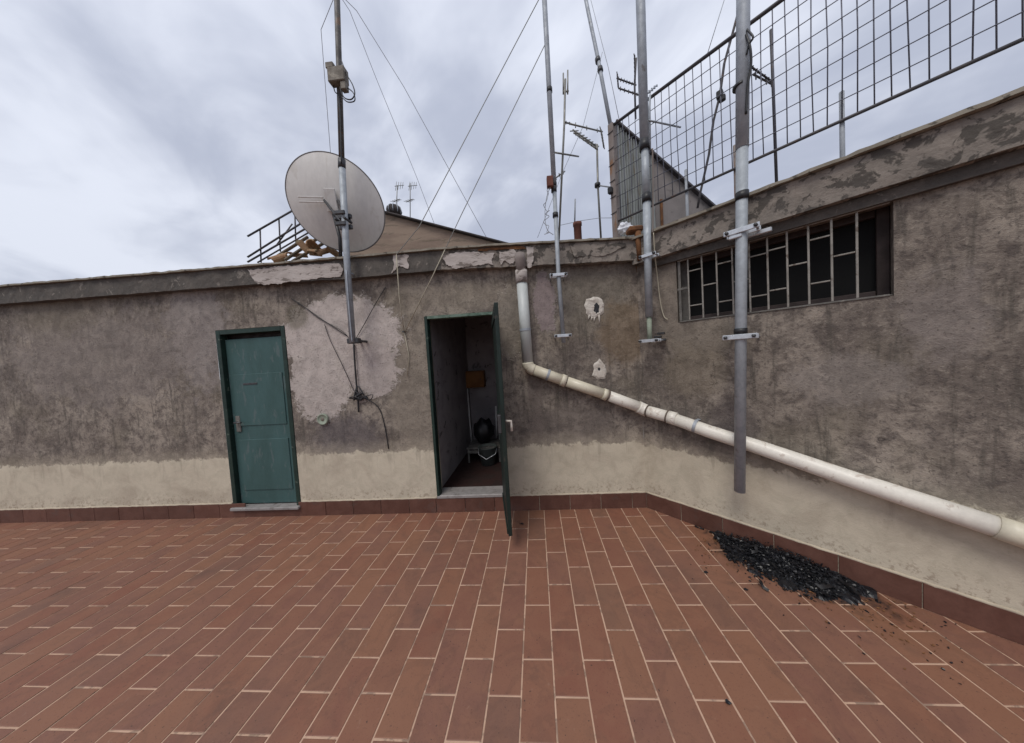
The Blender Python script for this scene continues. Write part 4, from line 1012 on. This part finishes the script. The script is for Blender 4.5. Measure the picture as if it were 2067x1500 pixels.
# leaning pole fixed to the fence post
t = mast('dark pole leaning left above the rusty fence post', [[F(1176, -35), F(1187, 22), F(1207, 118), F(1213, 150), F(1234, 262)]], [.021], M['galv_dark'])
for x, y in ((1206, 122), (1211, 141)): MB().tube([F(x, y - 4), F(x + 1.5, y + 4)], .03, 10).build('clamp', M['bolt'], t)
bx_ = F(1232, 385, 2.95); MB().bbox(bx_, (.05, .05, .07), (SD, NR, Z_), .008).build('fence_clip', M['black'], fence)
# stay behind the fence
FB = lambda x, y: onp(x, y, NR, 3.3)
o = thing('stay_pole', 'thin dark stay slanting behind the fence mesh, with a clamp midway', 'stay', FB(1413, 392))
MB().tube([FB(1500, -25), FB(1491, 22), FB(1478, 70), FB(1462, 128), FB(1453, 193), FB(1440, 245), FB(1431, 312), FB(1413, 392), FB(1408, 420)], .011, 8).build('rod', M['fence'], o)
MB().bbox(FB(1453, 192), (.05, .05, .07), (SD, NR, Z_), .006).build('clamp', M['black'], o); MB().bbox(FB(1458, 199), (.05, .04, .05), (SD, NR, Z_), .006).build('clamp', M['black'], o)

# ------------------------------------------------------------------ neighbouring gables
gab = thing('gable_wall', 'tan rendered gable sloping down to the right behind the dish', 'building', (-1.4, 3.5, 2.46))
ap, sl_ = onp(776, 432, NF, 3.5), onp(1003, 491, NF, 3.5)
dn_ = Vector((sl_.x + .6, 3.5, sl_.z + (sl_.z - ap.z) / (sl_.x - ap.x) * .6))
outl = [Vector((-2.55, 3.5, 2.4)), Vector((-2.5, 3.5, 2.95)), ap - X_ * .1, ap, dn_, Vector((dn_.x, 3.5, 2.4))]
MB().slab(outl, Y_, .25).build('wall_body', M['gable'], gab)
sdir = (dn_ - ap).normalized(); sup = Vector((-sdir.z, 0, sdir.x))
m = MB(); m.bbox((ap + dn_) / 2 + sup * .014 + Y_ * .11, ((dn_ - ap).length + .06, .33, .020), (sdir, Y_, sup), .004); m.build('verge', M['gable_dark'], gab)
vc = onp(796, 432, NF, 3.61); sc_ = 1
vent = thing('vent_cap', 'dark ribbed dome vent cap on the gable top beside the dish', 'vent', vc - Z_ * .04)
MB().lathe(vc - Z_ * .05, [(.05, -.07), (.05, .04), (.082, .05), (.092, .09), (.082, .13), (.05, .158), (0, .166)], 20).build('dome', M['gable_dark'], vent)
for k in range(10):
    q = 2 * math.pi * k / 10; e = Vector((math.cos(q), math.sin(q), 0))
    MB().tube([vc + e * .086 - Z_ * .0, vc + e * .097 + Z_ * .04, vc + e * .086 + Z_ * .08, vc + e * .05 + Z_ * .112], .006, 5).build('rib', M['galv_dark'], vent)

gy2 = 3.6
g2 = thing('lean_to_gable', 'grey sloping gable with corrugated sheet behind the fence post', 'building', (1.4, gy2, 2.46))
ga, gb_ = onp(1243, 252, NF, gy2), onp(1432, 417, NF, gy2)
ge_ = gb_ + (gb_ - ga) * .35; gm = lerp(ga, ge_, (onp(1316, 315, NF, gy2).x - ga.x) / (ge_.x - ga.x))
MB().slab([Vector((ga.x, gy2, 2.4)), ga, ge_, Vector((ge_.x, gy2, 2.4))], Y_, .2).build('wall_body', M['grey_render'], g2)
v = []; f = []; nco = 84
for k in range(nco + 1):
    t_ = k / nco; p = lerp(ga, gm, t_); ph = math.sin(k * 2 * math.pi / 6) * .016
    v += [Vector((p.x, gy2 - .018 + ph, 2.42)), Vector((p.x, gy2 - .018 + ph, p.z - .012))]
f = [(2 * k, 2 * k + 2, 2 * k + 3, 2 * k + 1) for k in range(nco)]
MB().add(v, f, True).build('corrugated_sheet', M['corrug'], g2)
sd_ = (ge_ - ga).normalized(); su_ = Vector((-sd_.z, 0, sd_.x))
MB().bbox((ga + ge_) / 2 + su_ * .012 + Y_ * .08, ((ge_ - ga).length + .04, .27, .022), (sd_, Y_, su_), .003).build('verge', M['fence'], g2)
for x in (1335, ):
    p = onp(x, 440, NF, gy2); MB().bbox((p.x, gy2 - .012, 2.9), (.03, .02, 1.0), b=.003).build('batten', M['rust'], g2)

# ------------------------------------------------------------------ small things along the roof edge
p0, p1 = onp(1167, 450, NF, 3.3), onp(1167, 484, NF, 3.3)
t = thing('flue_pipe', 'short reddish-brown flue pipe standing on the roof between two thin masts', 'chimney', (p1.x, 3.3, p1.z - .1))
MB().lathe((p1.x, 3.3, p1.z - .12), [(.045, 0), (.045, p0.z - p1.z + .08), (.052, p0.z - p1.z + .085), (.052, p0.z - p1.z + .12), (.036, p0.z - p1.z + .12), (.034, p0.z - p1.z)], 16).build('shaft', M['terracotta'], t)
MB().tube([onp(1160, 452, NF, 3.34), onp(1161, 402, NF, 3.34)], .009, 8).build('rod', M['wire_grey'], t)
# rusty gutter outlet at the inner corner
q0, q1 = pf(1287, 466, .10), pf(1292, 526, .105)
t = thing('gutter_outlet', 'orange rusty gutter outlet running down the fascia at the inner corner', 'gutter', q1)
MB().tube([q0 + Z_ * -.01, lerp(q0, q1, .5), q1], [.03, .024, .022], 10).build('spout', M['rust'], t)
MB().bbox(q0 + Vector((-.02, .02, .015)), (.13, .10, .05), b=.012).build('gutter_head', M['rust'], t)
MB().slab(ragged([pf(1282, 524, .002), pf(1298, 524, .002), pf(1302, 545, .002), pf(1292, 562, .002), pf(1284, 548, .002)], 6, .012, 3), -Y_, .003).build('rust_crust', M['rust'], t)
# crumpled white plastic
m = MB(); v = []; n, rws = 18, 9; pc = onp(1262, 462, NF, YW + .12)
for i in range(rws + 1):
    a = math.pi * i / rws
    for k in range(n):
        q = 2 * math.pi * k / n; d = Vector((math.sin(a) * math.cos(q), math.sin(a) * math.sin(q), math.cos(a)))
        r = 1 + .5 * noise.noise(d * 2.4 + Vector((3, 1, 0))) + .22 * noise.noise(d * 7)
        v.append(pc + Vector((d.x * .062 * r, d.y * .05 * r, max(d.z * .052 * r, -.045))))
m.add(v, [(i * n + k, i * n + (k + 1) % n, (i + 1) * n + (k + 1) % n, (i + 1) * n + k) for i in range(rws) for k in range(n)])
tag(m.build('plastic_bag', M['plastic_white'], loc=pc), 'crumpled white plastic bag on the roof edge at the inner corner', 'bag')
# broken tiles and boards heaped at the roof edge, far left
ROOFZ = 2.46
def half_tile(c, ang, tilt, L, R, mt, roll=0):
    m = MB(); v = []; n = 7
    for e in (0, 1):
        for rr in (R, R - .012):
            for k in range(n + 1):
                q = math.pi * k / n; v.append((rr * math.cos(q), (e - .5) * L, rr * math.sin(q)))
    w = n + 1; f = []
    for k in range(n):
        f += [(k, k + 1, 2 * w + k + 1, 2 * w + k), (w + k, 3 * w + k, 3 * w + k + 1, w + k + 1), (k, w + k, w + k + 1, k + 1), (2 * w + k, 2 * w + k + 1, 3 * w + k + 1, 3 * w + k)]
    f += [(0, 2 * w, 3 * w, w), (n, w + n, 3 * w + n, 2 * w + n)]
    m.add(v, f); me = m.mesh('broken_tile'); me.materials.append(mt); o = bpy.data.objects.new('broken_tile', me); COL.objects.link(o)
    o.location = c; o.rotation_euler = (tilt, roll, ang); return o
for k, (x, y, lb_) in enumerate(((562, 520, 'at the left end of the heap under the railing'), (584, 514, 'second from the left in the heap by the railing'), (606, 516, 'in the middle of the heap, left of the dish bottom'),
                           (630, 508, 'just left of the dish bottom edge'), (652, 508, 'under the lowest edge of the dish'), (671, 506, 'at the right end of the heap beside the mast'), (614, 498, 'topmost of the heap beside the railing'), (636, 497, 'high in the heap, touching the dish edge'))):
    c = onp(x, y, NF, YW + .14 + .05 * (k % 3)); L = random.uniform(.10, .18)
    o = half_tile(c - Z_ * .02, random.uniform(0, 3.1), random.uniform(-.9, .9), L, .045, M['frag'], random.uniform(-1, 1))
    tag(o, 'broken curved roof tile ' + lb_, 'roof tile', 'broken tiles heaped on the roof edge')
for k, (x0, y0, x1, y1, lb_) in enumerate(((575, 525, 640, 482, 'middle one of three'), (590, 528, 655, 490, 'nearest the dish bottom'), (556, 520, 622, 478, 'nearest the railing'))):
    a, b = onp(x0, y0, NF, YW + .12 + .03 * k), onp(x1, y1, NF, YW + .26 + .03 * k); d = (b - a)
    o = MB().bbox((a + b) / 2, (d.length, .05, .014), (d.normalized(), d.cross(Z_).normalized(), d.cross(d.cross(Z_)).normalized()), .002).build('board', M['board'], loc=(a + b) / 2)
    tag(o, 'weathered narrow board leaning on the tile heap, ' + lb_, 'board', 'boards leaning on the tile heap')
# iron railing, far left, rising behind the dish
RY = 3.3
rail = thing('stair_railing', 'dark iron stair railing rising behind the dish at the left', 'railing', onp(552, 500, NF, RY))
for (xa, ya, xb, yb, r) in ((500, 477, 603, 418, .011), (500, 519, 606, 452, .011), (500, 529, 616, 462, .011), (520, 530, 622, 470, .009)):
    MB().tube([onp(xa, ya, NF, RY), onp(xb, yb, NF, RY)], r, 8).build('rail', M['fence'], rail)
for (xa, ya, xb, yb) in ((563, 440, 566, 508), (595, 423, 597, 488), (525, 462, 527, 530), (556, 498, 590, 452)):
    MB().tube([onp(xa, ya, NF, RY + .02), onp(xb, yb, NF, RY + .02)], .008, 8).build('baluster', M['fence'], rail)

# ------------------------------------------------------------------ aerials
def aerial(label, Y, mastpx, r, items, name='tv_aerial', mt=None):
    """mast between two pixels, items: (boom a, boom b, [element half length in m], direction of elements)"""
    mt = mt or M['wire']
    a, b = onp(*mastpx[0], NF, Y), onp(*mastpx[-1], NF, Y)
    t = thing(name, label, 'aerial', b, 'television aerials on the roof')
    MB().tube([onp(x, y, NF, Y) for x, y in mastpx], r, 8).build('mast', mt, t)
    for (pa, pb, n, hl, ed) in items:
        A, Bp = onp(*pa[:2], NF, Y + pa[2]), onp(*pb[:2], NF, Y + pb[2])
        MB().tube([A, Bp], r * .75, 6).build('boom', mt, t)
        ed = Vector(ed).normalized()
        for k in range(n):
            c = lerp(A, Bp, (k + .5) / n); h_ = hl * (1 - .35 * k / max(1, n)); MB().tube([c - ed * h_, c + ed * h_], r * .5, 5).build('element', mt, t)
    return t
aerial('thin rooftop aerial with upright folded element, just right of the thin mast', 3.4, [(1141, 160), (1139, 250), (1128, 484)], .0125,
       [((1137, 190, 0), (1137, 148, .0), 1, .0, (1, 0, 0)), ((1146, 190, 0), (1146, 142, .0), 1, .0, (1, 0, 0)), ((1136, 186, 0), (1148, 184, 0), 2, .03, (0, 0, 1)), ((1120, 308, -.1), (1168, 316, .2), 5, .07, (.2, .7, .5)),
        ((1118, 362, -.1), (1140, 346, .1), 3, .06, (.2, .9, .2)), ((1139, 247, 0), (1153, 250, .1), 2, .05, (.1, .9, .4))])
ya = aerial('yagi aerial with mesh reflector on its own thin mast, left of the rusty fence post', 3.5, [(1205, 292), (1207, 380), (1213, 480)], .0125,
       [((1156, 262, -.15), (1207, 298, .05), 8, .10, (.55, .6, .45)), ((1150, 250, -.12), (1216, 266, .2), 3, .04, (.1, .3, 1)), ((1213, 262, .05), (1219, 298, .05), 6, .09, (.4, .9, .1)), ((1158, 268, .1), (1206, 302, -.1), 6, .06, (.2, .9, .4))])
MB().lathe(onp(1206, 374, NF, 3.5), [(.0, -.02), (.035, -.02), (.035, .02), (0, .02)], 10).build('clamp', M['black'], ya)
MB().tube([onp(1206, 374, NF, 3.5), onp(1232, 378, NF, 3.4)], .008, 6).build('link', M['wire_grey'], ya)
aerial('small corner-reflector aerial left of the thick stepped mast', 3.3, [(1284, 118), (1281, 170), (1283, 240)], .011,
       [((1245, 158, -.1), (1284, 172, .05), 7, .055, (.3, .5, .8)), ((1246, 150, 0), (1248, 176, 0), 4, .05, (.4, .9, 0)), ((1248, 178, 0), (1290, 192, 0), 5, .04, (.2, .4, .9)), ((1281, 112, 0), (1282, 168, 0), 7, .05, (.5, .9, .1))], mt=M['fence'])
aerial('short aerial boom poking right from the thick stepped mast', 2.9, [(1312, 192), (1311, 215), (1312, 300)], .011,
       [((1308, 243, -.02), (1374, 257, .1), 3, .012, (0, 1, .2)), ((1306, 190, 0), (1326, 172, .1), 4, .035, (.8, .4, .3))], mt=M['galv_dark'])
aerial('fishbone aerial partly behind the heavy mast at the right', 2.6, [(1556, 60), (1560, 160), (1570, 440)], .011,
       [((1512, 132, -.02), (1560, 166, .1), 6, .07, (.3, .7, .6)), ((1520, 150, 0), (1562, 172, .1), 4, .05, (.2, .3, .9))], mt=M['fence'])
for x in (801, 828):
    aerial('spindly far aerial left of two beside the vent cap' if x == 801 else 'spindly far aerial right of two beside the vent cap', 5.0, [(x + 1, 374), (x, 400), (x, 446)] if x == 801 else [(x, 370), (x, 400), (x, 452)], .008,
           [((x - 4, 376, -.1), (x + 14, 374, .2), 4, .09, (.1, .2, 1)), ((x - 8, 408, .1), (x + 6, 402, -.1), 4, .08, (.4, .8, .3))], mt=M['wire'])
# coping-line cable between masts
wire('cable', 'thin pale cable sagging between rooftop masts near the flue pipe', [onp(1130, 455, NF, 3.3), onp(1170, 446, NF, 3.32), onp(1210, 440, NF, 3.4), onp(1236, 440, NF, 3.3)], .0028, M['wire_grey'], 'cable')

# ------------------------------------------------------------------ litter on the floor
def scraps(name, mt, n, area, size, zmax, seed, flat=.6, bed=None):
    random.seed(seed); m = MB()
    if bed: m.add(*bed)
    for _ in range(n):
        x, y, hz = area(); s_ = size * random.uniform(.4, 1.4); a = random.uniform(0, 6.28); ti = random.gauss(0, flat)
        c = Vector((x, y, .006 + hz)); u_ = Vector((math.cos(a), math.sin(a), ti * .5)).normalized(); w_ = Vector((-math.sin(a), math.cos(a), random.gauss(0, flat))).normalized()
        nn = u_.cross(w_).normalized(); k = random.uniform(.3, .8); bend = random.uniform(-.3, .5) * s_
        pts = [c - u_ * s_ - w_ * s_ * k * .5, c - u_ * s_ * .3 - w_ * s_ * k + nn * bend, c + u_ * s_ - w_ * s_ * k * .2, c + u_ * s_ * .6 + w_ * s_ * k + nn * bend * .4, c - u_ * s_ * .5 + w_ * s_ * k * .8]
        th = nn * .0022
        top = [p + th for p in pts]
        lowest = min(p.z for p in pts)
        if lowest < .0055: d = Vector((0, 0, .0055 - lowest)); pts = [p + d for p in pts]; top = [p + d for p in top]
        m.add(pts + top, [(0, 1, 2, 3, 4), (9, 8, 7, 6, 5)] + [(i, (i + 1) % 5, 5 + (i + 1) % 5, 5 + i) for i in range(5)])
    o = m.build(name, mt); return o
def area_heap():
    # heap hugging the skirting: along the wall s and away from it w
    while True:
        s_ = random.uniform(.42, 1.34); w = abs(random.gauss(0, .13)) + .02
        grow = min(1, max(.05, (s_ - .54) / .22)) * min(1, max(.1, (1.36 - s_) / .3))
        if w < .40 * grow + .01 and noise.noise(Vector((s_ * 9, w * 9, 3))) > -.22 - .25 * grow + w * .5: break
    hz = max(0, .085 * grow * (1 - w / .30)) * random.uniform(0, 1)
    p = rp(s_, 0, w + .012); return p.x, p.y, hz
def soot_bed():
    v = []; f = []; nu, nv = 64, 30; keep = {}
    for i in range(nu + 1):
        for j in range(nv + 1):
            s_ = .55 + .80 * i / nu; w = .012 + .34 * j / nv
            d = math.hypot((s_ - .97) / .37, (w - .04) / .24) + .55 * noise.noise(Vector((s_ * 8, w * 8, 1))) + .25 * noise.noise(Vector((s_ * 27, w * 27, 5)))
            hz = .052 * max(0, 1 - d) ** .7 * (.6 + .8 * abs(noise.noise(Vector((s_ * 40, w * 40, 2))))) if d < 1 else -.002
            v.append(rp(s_, .004 + hz + (.0005 if d < 1 else 0), w)); keep[i, j] = d < 1.0
    for i in range(nu):
        for j in range(nv):
            if any(keep[a] for a in ((i, j), (i + 1, j), (i, j + 1), (i + 1, j + 1))): f.append((i * (nv + 1) + j, i * (nv + 1) + j + 1, (i + 1) * (nv + 1) + j + 1, (i + 1) * (nv + 1) + j))
    return v, f
tag(scraps('black_litter', M['charred'], 3600, area_heap, .0085, .08, 5, bed=soot_bed()), 'heap of black shredded plastic and dead leaves against the angled wall skirting', 'litter', kind='stuff')
rnd_state = random.getstate(); random.seed(77); m = MB()
for _ in range(34):
    x, y, hz = area_heap(); c = Vector((x, y, .012 + hz * .8)); a = random.uniform(0, 6.28); w_ = random.uniform(.004, .011); pts = []
    for k in range(6):
        a += random.gauss(0, .7); c = c + Vector((math.cos(a) * .022, math.sin(a) * .022, random.gauss(0, .009))); c.z = max(.009, c.z); pts.append((c.copy(), a))
    v = []
    for p, q in pts:
        e = Vector((-math.sin(q), math.cos(q), random.gauss(0, .6))).normalized() * w_; lo = min(p.z - abs(e.z), 0); v += [p - e + Z_ * max(0, .007 - (p - e).z), p + e + Z_ * max(0, .007 - (p + e).z)]
    m.add(v, [(2 * k, 2 * k + 1, 2 * k + 3, 2 * k + 2) for k in range(5)], True)
tag(m.build('plastic_shreds', M['bag']), 'crumpled strips of black plastic film among the black litter heap', 'plastic shreds', kind='stuff')
random.setstate(rnd_state)
def area_crumb():
    s_ = random.uniform(.50, 1.6); w = abs(random.gauss(.2, .16)) + .02
    p = rp(s_, 0, w); return p.x, p.y, 0
tag(scraps('black_crumbs', M['charred'], 150, area_crumb, .005, .01, 9, .3), 'fine black crumbs scattered on the tiles around the litter heap', 'litter', kind='stuff')
def area_spill():
    s_ = random.uniform(.50, 1.5); w = abs(random.gauss(.14, .16)) + .02
    p = rp(s_, 0, w); return p.x, p.y, 0
tag(scraps('leaf_litter', M['litter_rust'], 260, area_spill, .0055, .01, 6, .25), 'thin scatter of rust-brown dry leaf crumbs around the black heap', 'litter', kind='stuff')
for k, (x, y, sz, lb_) in enumerate(((1053, 1058, .016, 'small dark leaf on the tiles just right of the open door leaf'), (1425, 1156, .012, 'small black scrap on the tiles left of the litter heap'),
                                     (1506, 1191, .012, 'small black scrap on the tiles just below the litter heap'), (1469, 1419, .012, 'small dark scrap at a tile corner near the bottom right'))):
    c = pz(x, y, .004); random.seed(k + 40)
    m = MB(); n = 9; top = []; bot = []
    for i in range(n):
        q = 2 * math.pi * i / n; r = sz * random.uniform(.55, 1.15); p = c + Vector((r * math.cos(q) * 1.3, r * math.sin(q) * .8, .001 + .006 * random.random())); bot.append(p); top.append(p + Z_ * .0018)
    top.append(c + Z_ * .006); m.add(bot + top, [tuple(reversed(range(n)))] + [(i, (i + 1) % n, n + (i + 1) % n, n + i) for i in range(n)] + [(n + i, n + (i + 1) % n, 2 * n) for i in range(n)])
    tag(m.build('floor_scrap', M['charred'], loc=c), lb_, 'scrap')
